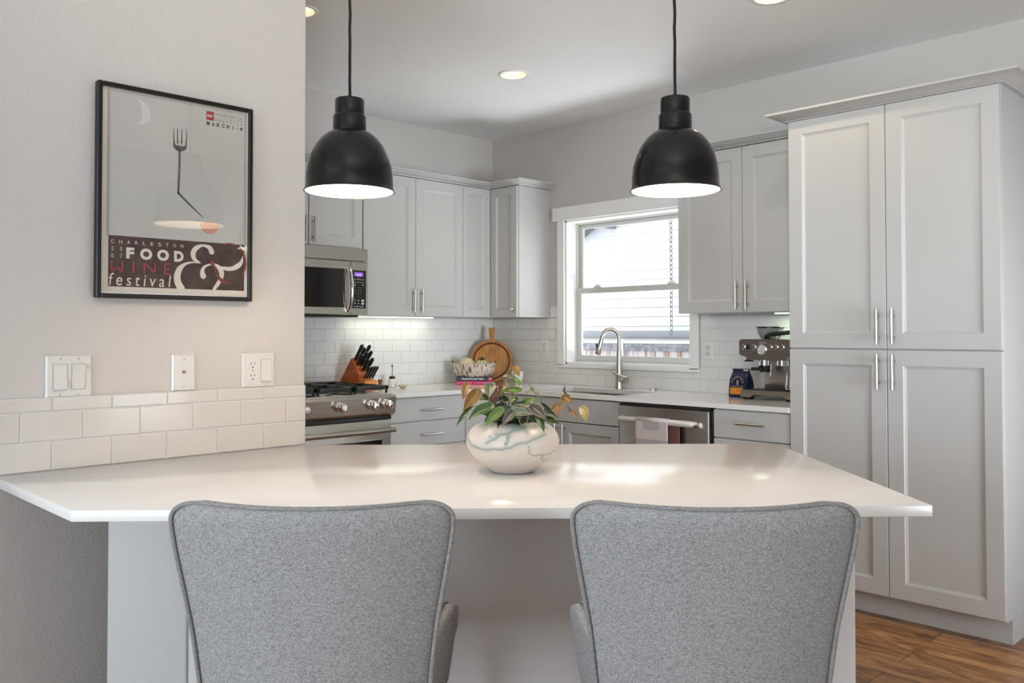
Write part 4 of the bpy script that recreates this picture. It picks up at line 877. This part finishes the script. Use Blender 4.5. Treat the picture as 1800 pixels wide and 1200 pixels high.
def rocker(xf,u,z,root,up=1):
    mb=MB(); mb.box((u-.0175,.0058,z-.0345),(u+.0175,.0064,z+.0345),0,xf); mb.build('rocker_gap','plate_line',root)
    mb=MB(); w_=.0163; h_=.0333; a,b=(.0075,.0125) if up>0 else (.0125,.0075)
    vs=[xf(p) for p in ((u-w_,.006,z-h_),(u+w_,.006,z-h_),(u+w_,.006,z+h_),(u-w_,.006,z+h_),(u-w_,b,z-h_),(u+w_,b,z-h_),(u+w_,a,z+h_),(u-w_,a,z+h_),(u-w_,.0088,z),(u+w_,.0088,z))]
    fs=[[0,1,2,3],[4,5,9,8],[8,9,6,7],[0,1,5,4],[2,3,7,6],[0,4,8,7,3],[1,5,9,6,2]]
    mb.add(vs,fs); mb.build('rocker','plate',root,ang=.1)
def socket(xf,u,z,root,small=False):
    mb=MB(); n=32; r=.0172; 
    ring=[(u+r*math.cos(2*PI*k/n),z+max(-.0135,min(.0135,r*math.sin(2*PI*k/n)))) for k in range(n)]
    vs=[xf((a,.0058,b)) for a,b in ring]+[xf((a,.0072,b)) for a,b in ring]
    mb.add(vs,[list(range(n,2*n))]+[[k,(k+1)%n,n+(k+1)%n,n+k] for k in range(n)]); f=mb.build('socket_face','outletgap',root)
    mb=MB()
    mb.box((u-.0072,.0070,z-.001),(u-.0055,.0076,z+.0075),0,xf); mb.box((u+.0055,.0070,z-.0005),(u+.0072,.0076,z+.007),0,xf)
    mb.lathe([(.0024,0),(.0024,.0006),(0,.0006)],seg=14,axis='x',xf=lambda p:xf((u+p.y,.0070+p.x,z-.0085+p.z))); mb.build('slots','slot',f)
SWY=lambda y: -3.7365
s=thing('light_switch','white double rocker light switch left of the other wall plates','light switch',(PENX,-3.7365,1.105))
plate(PP,-3.794,-3.679,1.104,1.215,s)
rocker(PP,-3.7595,1.159,s,1); rocker(PP,-3.7135,1.159,s,-1)
for u in (-3.7595,-3.7135):
    for z in (1.2075,1.1115): screw(PP,u,z,s)
s=thing('cable_jack_plate','white wall plate with a small brass jack, between the switch and the socket','wall plate',(PENX,-3.4245,1.105))
plate(PP,-3.459,-3.3895,1.1065,1.213,s,.0075)
MB().lathe([(.0045,0),(.0045,.004),(.003,.0045),(0,.0045)],seg=6,axis='x',xf=lambda p:PP((-3.4245+p.y,.0073+p.x,1.162+p.z))).build('jack','brass',s)
for z in (1.2,1.1195): screw(PP,-3.4245,z,s,.0075)
s=thing('socket_and_switch','white wall plate with a double socket and one rocker switch, nearest the kitchen','wall plate',(PENX,-3.186,1.105))
plate(PP,-3.241,-3.131,1.1065,1.2125,s)
socket(PP,-3.2065,1.178,s); socket(PP,-3.2065,1.141,s); rocker(PP,-3.1615,1.159,s,1)
screw(PP,-3.2065,1.1595,s); screw(PP,-3.1615,1.2055,s); screw(PP,-3.1615,1.1125,s)
PT=lambda o:(lambda f:(lambda p:f((p[0],p[1]+.009,p[2]))))
def outlet(f,u,z,label):
    xf=lambda p:f((p[0],p[1]+.0088,p[2])); q=xf((u,0,z-.055)); s=thing('wall_socket',label,'socket',q,0,'kitchen wall sockets'); plate(xf,u-.034,u+.034,z-.0545,z+.0545,s,pm='plate_white'); socket(xf,u,z+.019,s); socket(xf,u,z-.019,s); screw(xf,u,z,s)
outlet(PY,.552,1.172,'white double socket in the tiles left of the window'); outlet(PY,1.912,1.168,'white double socket in the tiles between window and coffee machine')
outlet(PX,-1.150,1.150,'white double socket behind the knife block')
# ================================================================== COUNTER THINGS
# books: spine faces the camera
spx=Vector((.298,-.455,0)); 
def rgl(o,a,b,z): return Vector((o.x,o.y,0))+RP*a+GP*b+Vector((0,0,z))
bk1=thing('book','pink cookbook lying under the navy one','book',(spx.x,spx.y,CT),AZ); bk2=thing('book','navy cookbook lying on the pink one, under the wicker basket','book',(spx.x,spx.y,CT+.0265),AZ)
for b,cov,h,w_ in ((bk1,'magenta',.0255,.262),(bk2,'navy',.0265,.252)):
    mb=MB(); mb.box((-w_/2,0,0.0005),(w_/2,.004,h-.0005),.001); mb.box((-w_/2,0,.0005),(w_/2,.205,.003),.0005); mb.box((-w_/2,0,h-.003),(w_/2,.205,h-.0005),.0005); mb.build('cover',cov,b,local=True)
    MB().box((-w_/2+.003,.004,.003),(w_/2-.003,.2,h-.003)).build('pages','paper',b,local=True)
tl=lambda z:(lambda a,b:Vector((a,-.0008,z+b)))
MB().text('FOOLPROOF FISH',tl(.008),w=.152,h=.0115,x0=-.087,bold=.03).build('title','white',bk2,local=True,flat=True)
MB().box((.097,-.0006,.001),(.125,.0,.0255)).build('spine_patch','magenta',bk2,local=True)
MB().text('FF',tl(.009),w=.009,h=.009,x0=.1065,bold=.03).add([(0,0,0)],[]).build('spine_mark','white',bk2,local=True,flat=True) if 0 else MB().box((.105,-.0009,.0085),(.116,-.0006,.018)).build('spine_mark','pink',bk2,local=True)
mb=MB(); mb.text('DAPHNE OZ',tl(.007),w=.105,h=.0125,x0=-.122); mb.text('EAT YOUR HEART OUT',tl(.009),w=.105,h=.007,x0=-.002,bold=.02); mb.box((.117,-.0009,.008),(.124,-.0004,.017)); mb.build('title','pink',bk1,local=True,flat=True)
# basket
bc=Vector((spx.x,spx.y,0))+RP*.0+GP*.10; bz=CT+.0535
bs=thing('fruit_basket','whitewashed wicker bowl basket resting on the books','basket',(bc.x-.005,bc.y-.005,bz),AZ)
mb=MB(); n=120; prof=[(.120,0),(.130,.010),(.143,.032),(.150,.058),(.153,.086),(.151,.091),(.144,.087),(.140,.06),(.130,.036),(.115,.015),(.0,.010)]
vs=[];fs=[]
for i,(r_,z) in enumerate(prof):
    for k in range(n):
        a=2*PI*k/n; rr=r_+(.0035*math.sin(k*PI/2+i*1.9) if 0<i<5 else 0); vs.append((rr*math.cos(a),rr*.80*math.sin(a),z+(.0025*math.sin(k*1.3) if i in (4,5) else 0)+(.010*math.cos(a)**6 if 3<=i<=6 else 0)))
for i in range(len(prof)-1):
    for k in range(n): fs.append([i*n+k,i*n+(k+1)%n,(i+1)*n+(k+1)%n,(i+1)*n+k])
fs.append(list(range(n))[::-1]); mb.add(vs,fs); mb.build('bowl','wicker',bs,local=True,ang=1)
mb=MB(); mb.tube([(.105*math.cos(2*PI*k/60),.105*.8*math.sin(2*PI*k/60),.007) for k in range(61)],.0065,8,cap=False); mb.build('foot_band','wickerdark',bs,local=True)
for s_ in (-1,1):
    pts=[(s_*(.146+.010*math.sin(PI*k/10)),-.03+.06*k/10,.094+.014*math.sin(PI*k/10)) for k in range(11)]; MB().tube(pts,.0045,8).build('grip','stalk',bs,local=True)
def gourd(name,label,loc,R_,sq,ribs,stripes):
    g=thing(name,label,'gourd',loc,AZ); mb=MB(); n=96; m=36; vs=[];fs=[]
    for i in range(m+1):
        t=PI*i/m
        for k in range(n):
            a=2*PI*k/n; rib=1-ribs*(abs(math.cos(a*5))**6)*math.sin(t)**.5; r_=R_*rib*math.sin(t); z=R_*sq*(-math.cos(t))-(.12*R_*(1-math.sin(t))**3 if t>PI/2 and ribs else 0); vs.append((r_*math.cos(a),r_*math.sin(a),z+R_*sq))
    for i in range(m):
        for k in range(n):
            a=(k/n*10)%1; q=1 if stripes and (a<.10 or a>.90) else 0
            mb.f.append([i*n+k,i*n+(k+1)%n,(i+1)*n+(k+1)%n,(i+1)*n+k]); mb.mi.append(q)
    mb.v=[Vector(v) for v in vs]; mb.build('body',['gourd','gourdstripe'],g,local=True,ang=1.2); return g
gl=Vector((bc.x,bc.y,0)); 
gourd('cream_gourd','smooth round cream gourd in the basket, left one',gl-RP*.058+Vector((0,0,bz+.026)),.058,.93,0,False)
g=gourd('striped_gourd','small ribbed gourd with green stripes and dark stalk, in the basket beside the cream one',gl+RP*.050+Vector((0,0,bz+.030)),.052,.88,.10,True)
mb=MB(); random.seed(5)
for k in range(9):
    a=2*PI*k/9; mb.tube([(0,0,.088),(.012*math.cos(a),.012*math.sin(a),.097),(.024*math.cos(a),.024*math.sin(a)-.004,.083+.008*random.random())],[.006,.0055,.002],7)
mb.tube([(0,0,.085),(.003,0,.103),(-.004,0,.112)],[.007,.005,.004],8); mb.build('stalk','stalk',g,local=True)
# round board leaning in the corner
bo=Vector((.178,-.178,0)); cb=thing('cutting_board','round wooden serving board with a handle, leaning in the corner behind the basket','cutting board',(bo.x,bo.y,CT),AZ)
Rb=.157; tilt=.20
def bf(p): # p=(x,depth,height) -> leaning back
    return Vector((p[0]-.0,p[2]*math.sin(tilt)+p[1]*math.cos(tilt)-.035,p[2]*math.cos(tilt)-p[1]*math.sin(tilt)+.0045))
mb=MB(); n=96
def bring(r_,d): return [bf((r_*math.cos(2*PI*k/n),d,Rb+r_*math.sin(2*PI*k/n))) for k in range(n)]
rings=[bring(Rb-.004,.022),bring(Rb,.018),bring(Rb,.004),bring(Rb-.004,0),bring(Rb-.020,0),bring(Rb-.023,.0045),bring(Rb-.029,.0045),bring(Rb-.033,.001),bring(.001,.001)]
vs=[p for r_ in rings for p in r_]; mb.v=list(vs)
for i in range(8):
    for k in range(n): mb.f.append([i*n+k,i*n+(k+1)%n,(i+1)*n+(k+1)%n,(i+1)*n+k]); mb.mi.append(1 if i in (4,5,6) else 0)
mb.f.append(list(range(n))); mb.mi.append(0)
mb.build('disc',['boardwood','boarddark'],cb,local=True,ang=.5)
mb=MB(); hb=2*Rb-.012; sec=[]
for z,w_ in ((hb,.021),(hb+.03,.0175),(hb+.06,.019),(hb+.098,.0235),(hb+.103,.021)):
    sec.append([bf(p) for p in ((-w_,.001,z),(w_,.001,z),(w_,.020,z),(-w_,.020,z))])
vs=[p for s_ in sec for p in s_]; fs=[[4*i+k,4*i+(k+1)%4,4*i+4+(k+1)%4,4*i+4+k] for i in range(4) for k in range(4)]+[[0,1,2,3],[16,17,18,19]]
mb.add(vs,fs); mb.build('handle','boardwood',cb,local=True)
# speckled pot
p=thing('ceramic_pot','small white speckled pot in the corner right of the round board','pot',(.485,-.215,CT))
MB().lathe([(.030,0),(.036,.003),(.041,.04),(.042,.085),(.040,.092),(.037,.090),(.037,.075),(0,.075)],seg=48).build('body','pot',p,local=True)
# knife block and knives
ang=math.radians(10); KB=Vector((.035,-1.368,0))
kf=Vector((math.cos(ang),math.sin(ang),0)); ks=Vector((math.sin(ang),-math.cos(ang),0)) # forward (knife lean) and side towards camera
kb=thing('knife_block','orange cherry wood knife block on the worktop beside the range','knife block',(KB.x,KB.y,CT))
def kp_(f,s,z): return Vector((KB.x,KB.y,CT))+kf*f+ks*s+Vector((0,0,z))
mb=MB(); wd=.052
prof=[(0,.0005),(.205,.0005),(.205,.100),(.143,.203),(.138,.200)]
mb.prism(prof,-wd,wd,xf=lambda p:kp_(p.x,p.z,p.y)); mb.build('slab','block',kb)
mb=MB(); mb.prism([(.206,.0005),(.262,.0005),(.262,.060),(.206,.080)],-wd,wd,xf=lambda p:kp_(p.x,p.z,p.y)); mb.build('steak_knife_rest','blocklight',kb)
kd=(kf*.57+Vector((0,0,.82))).normalized()
names=['large chef knife','long slicing knife','bread knife','utility knife','carving knife','boning knife']
spots=[(.153,-.034,.190,.115,'kitchen knife in the block, highest handle at the back left of the block'),(.153,0,.190,.095,'kitchen knife in the middle of the rearmost row of the block'),(.153,.034,.190,.118,'broad-handled kitchen knife on the camera side of the rearmost row'),
(.174,-.030,.155,.112,'kitchen knife in the second row, wall side of the block'),(.174,.004,.155,.105,'kitchen knife in the second row, middle of the block'),(.174,.034,.155,.085,'kitchen knife in the second row, camera side of the block'),
(.195,-.028,.120,.100,'kitchen knife in the third row, wall side of the block'),(.195,.006,.120,.092,'kitchen knife in the third row, middle of the block'),
(.234,-.036,.073,.095,'steak knife in the low front rest, farthest from the camera'),(.234,-.012,.073,.095,'steak knife second from the far side of the low front rest'),(.234,.012,.073,.095,'steak knife second from the near side of the low front rest'),(.234,.036,.073,.095,'steak knife in the low front rest, nearest the camera')]
for i,(f_,s_,z_,L_,lab) in enumerate(spots):
    o=kp_(f_,s_,z_); k=thing('steak_knife' if i>7 else 'kitchen_knife',lab,'knife',o,0,'steak knives in the block' if i>7 else 'kitchen knives in the block')
    rr=.0080 if i>7 else .0115
    mb=MB(); mb.tube([o+kd*.006,o+kd*.02,o+kd*L_*.5,o+kd*(L_-.012),o+kd*L_],[rr*.8,rr,rr*.9,rr*1.1,rr*.7],10); mb.build('handle','blackp',k)
    mb=MB(); mb.tube([o-kd*.004,o+kd*.008],[rr*.7,rr*.75],8); mb.tube([o+kd*L_,o+kd*(L_+.003)],[rr*.7,rr*.5],8); mb.build('bolster','chrome',k)
    mb=MB(); q=ks*(rr*1.02); mb.tube([o+kd*.01+q,o+kd*(L_-.01)+q],.0016,6); mb.build('rivet_line','chrome',k)
# small things right of the block
jx=Vector((.14,-1.045,0))
j=thing('glass_jar','small glass jar with a dark lid right of the knife block','jar',(jx.x,jx.y,CT)); MB().lathe([(.026,0.0005),(.030,.004),(.030,.045),(.022,.058),(.0,.058)],seg=28).build('body','glassjar',j,local=True); MB().lathe([(.020,.0585),(.022,.062),(.020,.072),(.008,.078),(0,.079)],seg=24).build('lid','blackp',j,local=True); MB().tube([(0,0,.078),(.001,0,.135)],.0022,8).build('rod','blackp',j,local=True); MB().lathe([(0,.133),(.005,.136),(.006,.145),(.003,.15),(0,.151)],seg=12).build('rod_tip','blackp',j,local=True)
j=thing('wooden_mill','small brown wooden mill between knife block and glass jar','mill',(.115,-1.125,CT)); MB().lathe([(.016,.0005),(.018,.006),(.013,.02),(.012,.030),(.017,.045),(.014,.055),(0,.058)],seg=24).build('body','brownwood',j,local=True)
j=thing('cream_dish','small cream shell-like dish beside the glass jar','dish',(.235,-1.03,CT)); MB().lathe([(.012,.0005),(.024,.008),(.034,.020),(.032,.021),(.022,.011),(0,.006)],seg=24).build('body','gourd',j,local=True)
# coffee bag
bg_=thing('coffee_bag','navy coffee bag with an orange label left of the coffee machine','bag',(2.246,-.195,CT))
mb=MB(); rows=[]; W_=.057; Dp=.036
for z,w_,d_ in ((.0005,W_,Dp),(.012,W_+.001,Dp+.001),(.06,W_,Dp),(.10,W_-.002,Dp-.006),(.125,W_-.006,.018),(.145,W_-.008,.006),(.160,W_-.008,.005)):
    rows.append([(-w_,-d_,z),(w_,-d_,z),(w_+.003*(z<.1),0,z),(w_,d_,z),(-w_,d_,z),(-w_-.003*(z<.1),0,z)])
vs=[p for r_ in rows for p in r_]; fs=[[6*i+k,6*i+(k+1)%6,6*i+6+(k+1)%6,6*i+6+k] for i in range(6) for k in range(6)]+[list(range(6)),[36+k for k in range(6)]]
mb.add(vs,fs); mb.build('pouch','bagblue',bg_,local=True,ang=.9)
MB().box((-.050,-.0375,.018),(.030,-.0362,.055),.0005).build('label','orange',bg_,local=True)
MB().box((-.052,-.010,.151),(.052,.010,.158),.002).build('tin_tie','slot',bg_,local=True)
MB().box((.020,-.0115,.148),(.050,-.0098,.157),.001).build('tie_end','plate',bg_,local=True)
mb=MB(); s='STUMPTOWN'
for i,ch_ in enumerate(s):
    a=PI*(1-(i+.5)/len(s)); cx,cz=-.002+.034*math.cos(a),.080+.034*math.sin(a); ra=a-PI/2
    def xf_(u,v,cx=cx,cz=cz,ra=ra): uu,vv=u-.004,v-.0055; return Vector((cx+uu*math.cos(ra)-vv*math.sin(ra),-.0385+.012*max(0,(cz-.1)/.03)*1.0+0,cz+uu*math.sin(ra)+vv*math.cos(ra)))
    mb.text(ch_,xf_,w=.0075,h=.011,bold=.03)
mb.text('COFFEE ROASTERS',lambda u,v:Vector((-.042+u,-.0380,.060+v)),w=.080,h=.006)
mb.add([(-.006,-.0383,.070),(.002,-.0383,.070),(.004,-.0383,.095),(-.008,-.0383,.095)],[[0,1,2,3]])
mb.build('lettering','bagtext',bg_,local=True,flat=True)
# espresso machine
es=thing('espresso_machine','stainless espresso machine on the worktop next to the pantry','coffee machine',(2.46,-.31,CT),-.04)
def eb(name,a,b,m_,r_=.003,parent=None): return MB().box(a,b,r_).build(name,m_,parent or es,local=True)
E0,E1=-.155,.165
eb('column',(E0+.075,.115,.045),(E1-.005,.275,.245),'steel',.006)
mb=MB(); mb.prism([(E0,.012),(E0+.06,.012),(E0+.075,.026),(E1-.06,.026),(E1-.045,.012),(E1,.012),(E1,.052),(E0,.052)],.0,.20,xf=lambda p:Vector((p.x,p.z-.0,p.y)))
dt=mb.build('drip_tray','steel_h',es,local=True)
eb('drip_grid',(E0+.03,.01,.0525),(E1-.03,.12,.056),'blackp',.001,dt)
for x in (E0+.01,E1-.05): eb('foot',(x,.01,.0005),(x+.04,.06,.012),'blackp',.002)
mb=MB(); mb.prism([(E0+.0,.250),(E0+.008,.238),(E0+.038,.232),(E0+.055,.214),(E1-.055,.214),(E1-.038,.232),(E1-.008,.238),(E1,.250),(E1,.315),(E1-.010,.326),(E0+.010,.326),(E0,.315)],-.01,.275,xf=lambda p:Vector((p.x,p.z,p.y)))
hd=mb.build('head','steel_h',es,local=True)
mb=MB(); 
for i,x in enumerate((-.128,-.098,-.063,.035,.070,.105)):
    mb=MB(); r_=.0105; mb.lathe([(r_+.0025,0),(r_+.0025,.003),(r_,.004),(r_,.007),(0,.007)],(0,0,0),20,'y',xf=lambda p,x=x:Vector((x+p.x,p.y-.010,.284+p.z))); mb.build('button','chrome' if i!=1 else 'blackp',hd,local=True)
mb=MB(); mb.lathe([(.027,0),(.027,.006),(.024,.008),(.022,.006),(0,.006)],(0,0,0),36,'y',xf=lambda p:Vector((-.014+p.x,p.y-.010,.270+p.z))); ga=mb.build('pressure_gauge','chrome',hd,local=True)
MB().lathe([(.0215,.0068),(0,.0070)],(0,0,0),36,'y',cap=False,xf=lambda p:Vector((-.014+p.x,p.y-.010,.270+p.z))).build('dial','gauge',ga,local=True)
mb=MB(); mb.stroke([(-.014,.270,.0016),(-.004,.278,.001)],lambda a,b:Vector((a,-.0176,b))); mb.text('BAR',lambda a,b:Vector((-.019+a,-.0176,.259+b)),w=.010,h=.004); mb.build('needle','slot',ga,local=True,flat=True)
MB().text('Breville',lambda a,b:Vector((-.028+a,-.0106,.304+b)),w=.040,h=.008,bold=.01).build('name_lettering','plate',hd,local=True,flat=True)
mb=MB(); mb.box((-.065,-.0108,.2455),(-.052,-.0102,.249)); mb.box((.032,-.0108,.2415),(.040,-.0102,.2445)); mb.box((.045,-.0108,.2415),(.058,-.0102,.2445)); mb.build('control_print','slot',hd,local=True)
MB().lathe([(.034,.186),(.034,.213)],(-.030,.045,0),36).build('group_head','chrome',es,local=True); MB().lathe([(.030,.186),(.030,.213)],(.075,.045,0),36).build('grinder_outlet','chrome',es,local=True)
mb=MB(); mb.lathe([(.030,.150),(.033,.170),(.033,.1855)],(-.030,.045,0),32); mb.box((-.045,-.075,.160),(-.015,.02,.178),.006); mb.build('portafilter','blackp',es,local=True)
mb=MB(); mb.tube([(.028,.02,.213),(.034,.0,.19),(.034,-.005,.13)],.004,10); mb.build('steam_wand','chrome',es,local=True)
mb=MB(); mb.lathe([(.012,.232),(.010,.222),(.014,.214),(.026,.208),(.026,.204),(0,.204)],(E0+.033,.03,0),28); mb.build('tamper','blackp',es,local=True)
mb=MB(); mb.lathe([(.045,.3265),(.055,.340),(.066,.362),(.072,.385),(.070,.386),(.060,.362),(.0,.350)],(-.03,.10,0),40); hp=mb.build('bean_hopper','milk',es,local=True)
MB().lathe([(.0,.394),(.070,.394),(.074,.391),(.074,.386),(0,.386)],(-.03,.10,0),40).build('hopper_lid','blackp',hp,local=True)
mb=MB(); mb.tube([(.0,.02,.350),(.06,.03,.356),(.15,.06,.366)],[.010,.012,.012],12); mb.box((-.01,.0,.3265),(.03,.05,.352),.006); mb.build('grind_cradle','blackp',es,local=True)
# milk jug on tray
jg=thing('milk_jug','stainless milk jug standing on the coffee machine drip tray','jug',RG(0,0,0)); q=Vector((2.46,-.31,CT)); 
q=q+Vector((.118*math.cos(-.04)-.06*math.sin(-.04),.118*math.sin(-.04)+.06*math.cos(-.04),.0568)); jg.location=q
MB().lathe([(.030,0),(.036,.004),(.037,.02),(.031,.06),(.029,.080),(.031,.095),(.028,.094),(.027,.08),(.0,.012)],seg=40).build('body','chrome',jg,local=True)
# ================================================================== PLANT IN THE BOWL
pc=RG(-.023,2.27,CT); pr=thing('potted_plant','trailing philodendron in a round cream vase on the peninsula','potted plant',pc,AZ)
prof=[(0,.0005),(.050,.0005),(.058,.003),(.066,.009),(.083,.022),(.100,.038),(.112,.054),(.1195,.070),(.1215,.080),(.119,.093),(.111,.107),(.098,.119),(.082,.127),(.070,.1305),(.064,.1315),(.060,.130),(.060,.125),(.070,.118),(.075,.10)]
# resample profile
ps_=[Vector(p) for p in prof]; dense=[]
for i in range(len(ps_)-1):
    k_=max(2,int((ps_[i+1]-ps_[i]).length/.0013)); k_=min(k_,14)
    p0=ps_[max(i-1,0)];p1=ps_[i];p2=ps_[i+1];p3=ps_[min(i+2,len(ps_)-1)]
    for j in range(k_):
        t=j/k_
        q=.5*((2*p1)+(p2-p0)*t+(2*p0-5*p1+4*p2-p3)*t*t+(3*p1-p0-3*p2+p3)*t**3) if 2<i<13 else p1+(p2-p1)*t
        dense.append((max(0,q.x),q.y))
dense.append(tuple(ps_[-1])); SEG=300
mb=MB(); mb.lathe(dense,seg=SEG); pot=mb.build('vase',['wall'],pr,local=True,ang=1.5)
# glaze: drip lines kept in a colour attribute
me=pot.data; ca=me.color_attributes.new('glaze','FLOAT_COLOR','POINT')
def dseg(px,pz,line):
    b=9
    for (a0,c0),(a1,c1) in zip(line,line[1:]):
        dx,dz=a1-a0,c1-c0; t=max(0,min(1,((px-a0)*dx+(pz-c0)*dz)/(dx*dx+dz*dz+1e-12))); b=min(b,math.hypot(px-a0-dx*t,pz-c0-dz*t))
    return b
cream=Vector((.66,.60,.53)); teal=Vector((.08,.22,.22)); grey=Vector((.26,.25,.22)); blu=Vector((.36,.42,.41))
for i,v in enumerate(me.vertices):
    x,y,z=v.co; col=cream.copy(); wob=.0012*math.sin(x*170+z*90)
    if y<.03 and z>.02 and z<.1318:
        d=min(dseg(x,z*1.06+wob,l) for l in DATA['teal']); k=max(0,1-d/.0055)**.8; col=col.lerp(teal.lerp(grey,.3+.25*math.sin(x*60)),k*.75)
        col=col.lerp(blu,max(0,1-abs(d-.006)/.010)*.22)
        d=min(dseg(x,z*1.06+wob,l) for l in DATA['grey']); k=max(0,1-d/.0030)**.7; col=col.lerp(grey,k*.75)
        if z>.112: col=col.lerp(teal,min(.8,(z-.112)/.016)*(.5+.5*math.sin(x*75+1))*.8)
        if x>.03 and z>.07: col=col.lerp(blu,min(.6,(x-.03)*14)*min(1,(z-.07)*20)*.7)
        for dx_,dz_ in ((.0415,.078),(-.0175,.087),(-.0135,.101),(-.056,.101),(-.04,.108)):
            k=max(0,1-math.hypot(x-dx_,z-dz_)/.0035); col=col.lerp(Vector((.05,.09,.09)),k*.8)
    else:
        k=max(0,1-abs(z-.085-.02*math.sin(math.atan2(y,x)*2))/.005); col=col.lerp(teal,k*.6)
    ca.data[i].color=(*col,1)
gm=mat('cream_glazed_stoneware',(.6,.55,.5),.34,spec=.45); an=gm.node_tree.nodes.new('ShaderNodeAttribute'); an.attribute_name='glaze'; gm.node_tree.links.new(an.outputs['Color'],gm.node_tree.nodes['Principled BSDF'].inputs['Base Color']); me.materials[0]=gm
MB().lathe([(.068,.113),(.05,.118),(0,.121)],seg=40,cap=False).build('soil','soil',pr,local=True)
def leaf(mbs,base,tip,wd,colr,rnd):
    B=Vector(base); T=Vector(tip); ax=T-B; L=ax.length; ax.normalize()
    N=Vector((rnd.uniform(-.35,.35),-1+rnd.uniform(-.1,.2),rnd.uniform(.15,.75))); N=(N-ax*N.dot(ax)).normalized(); S=ax.cross(N).normalized()
    nl,nw=12,6; vs=[];uv=[]
    W=[(-.10,.0),(-.06,.55),(0.02,.80),(.12,.96),(.24,1.0),(.36,.95),(.48,.84),(.60,.68),(.72,.48),(.82,.28),(.90,.14),(.96,.06),(1,.0)]
    dr=rnd.uniform(.05,.16)*L; fold=rnd.uniform(.18,.45)
    for i,(t,wv) in enumerate(W):
        hw_=wd/2*wv*1.05
        for j in range(-nw//2,nw//2+1):
            s=j/(nw/2); tt=t-( .10*(abs(s))**1.5*max(0,.3-t)/.3 if wd/L>.35 else 0)
            p=B+ax*(tt*L)+S*(s*hw_)-N*(fold*hw_*(1-abs(s))*1.0)+N*(dr*math.sin(PI*min(1,max(0,t)))-dr*.3)+N*(.06*hw_*math.sin(s*9))
            vs.append(p); uv.append(((s+1)/2,max(0,t)))
    m_=nw+1; fs=[[i*m_+j,i*m_+j+1,(i+1)*m_+j+1,(i+1)*m_+j] for i in range(len(W)-1) for j in range(nw)]
    mb,uvs,key=mbs; o=len(mb.v); mb.add(vs,fs,key[colr]); uvs+=uv
rnd=random.Random(11); keys=list(LM); kmap={k:i for i,k in enumerate(keys)}
mb=MB(); uvs=[]
for base,tip,wd,colr in DATA['leaves']:
    b=(base[0],base[1],base[2]-CT); t=(tip[0],tip[1],tip[2]-CT); leaf((mb,uvs,kmap),b,t,wd,colr,rnd)
# shorter leaves crowding the back of the opening
for k in range(40):
    a=rnd.uniform(0,PI) if k<20 else rnd.uniform(PI,2*PI); r0=rnd.uniform(.01,.05) if k<20 else rnd.uniform(.03,.06); r1=r0+rnd.uniform(.030,.055); zz=rnd.uniform(.135,.165) if k<20 else rnd.uniform(.138,.152)
    b=Vector((r0*math.cos(a),r0*math.sin(a),zz)); t=Vector((r1*math.cos(a),r1*math.sin(a),zz-rnd.uniform(-.005,.03))); leaf((mb,uvs,kmap),b,t,rnd.uniform(.018,.03),rnd.choice(['dark','green','dusty','dark','purple','dark']),rnd)
fo=mb.build('foliage',[LM[k] for k in keys],pr,local=True,ang=1.5)
ul=fo.data.uv_layers.new(name='UVMap')
for lp in fo.data.loops: ul.data[lp.index].uv=uvs[lp.vertex_index]
mb=MB()
def smooth(P,res=6):
    P=[Vector(p) for p in P]; Q=[]
    for i in range(len(P)-1):
        p0=P[max(i-1,0)];p1=P[i];p2=P[i+1];p3=P[min(i+2,len(P)-1)]
        for k in range(res):
            t=k/res; Q.append(.5*((2*p1)+(p2-p0)*t+(2*p0-5*p1+4*p2-p3)*t*t+(3*p1-p0-3*p2+p3)*t**3))
    Q.append(P[-1]); return Q
for s in DATA['stems']: mb.tube(smooth([(a,b,c-CT) for a,b,c in s]),.0013,6)
for base,tip,wd,colr in DATA['leaves']:
    b=Vector((base[0],base[1],base[2]-CT)); r_=math.hypot(b.x,b.y)
    if abs(b.x)<.085: mb.tube(smooth([(b.x*.15,b.y*.15+.005,.118),(b.x*.55,b.y*.5,max(.15,b.z*.9)),b],5),.0009,5)
mb.build('stems','stem',pr,local=True,ang=1.5)
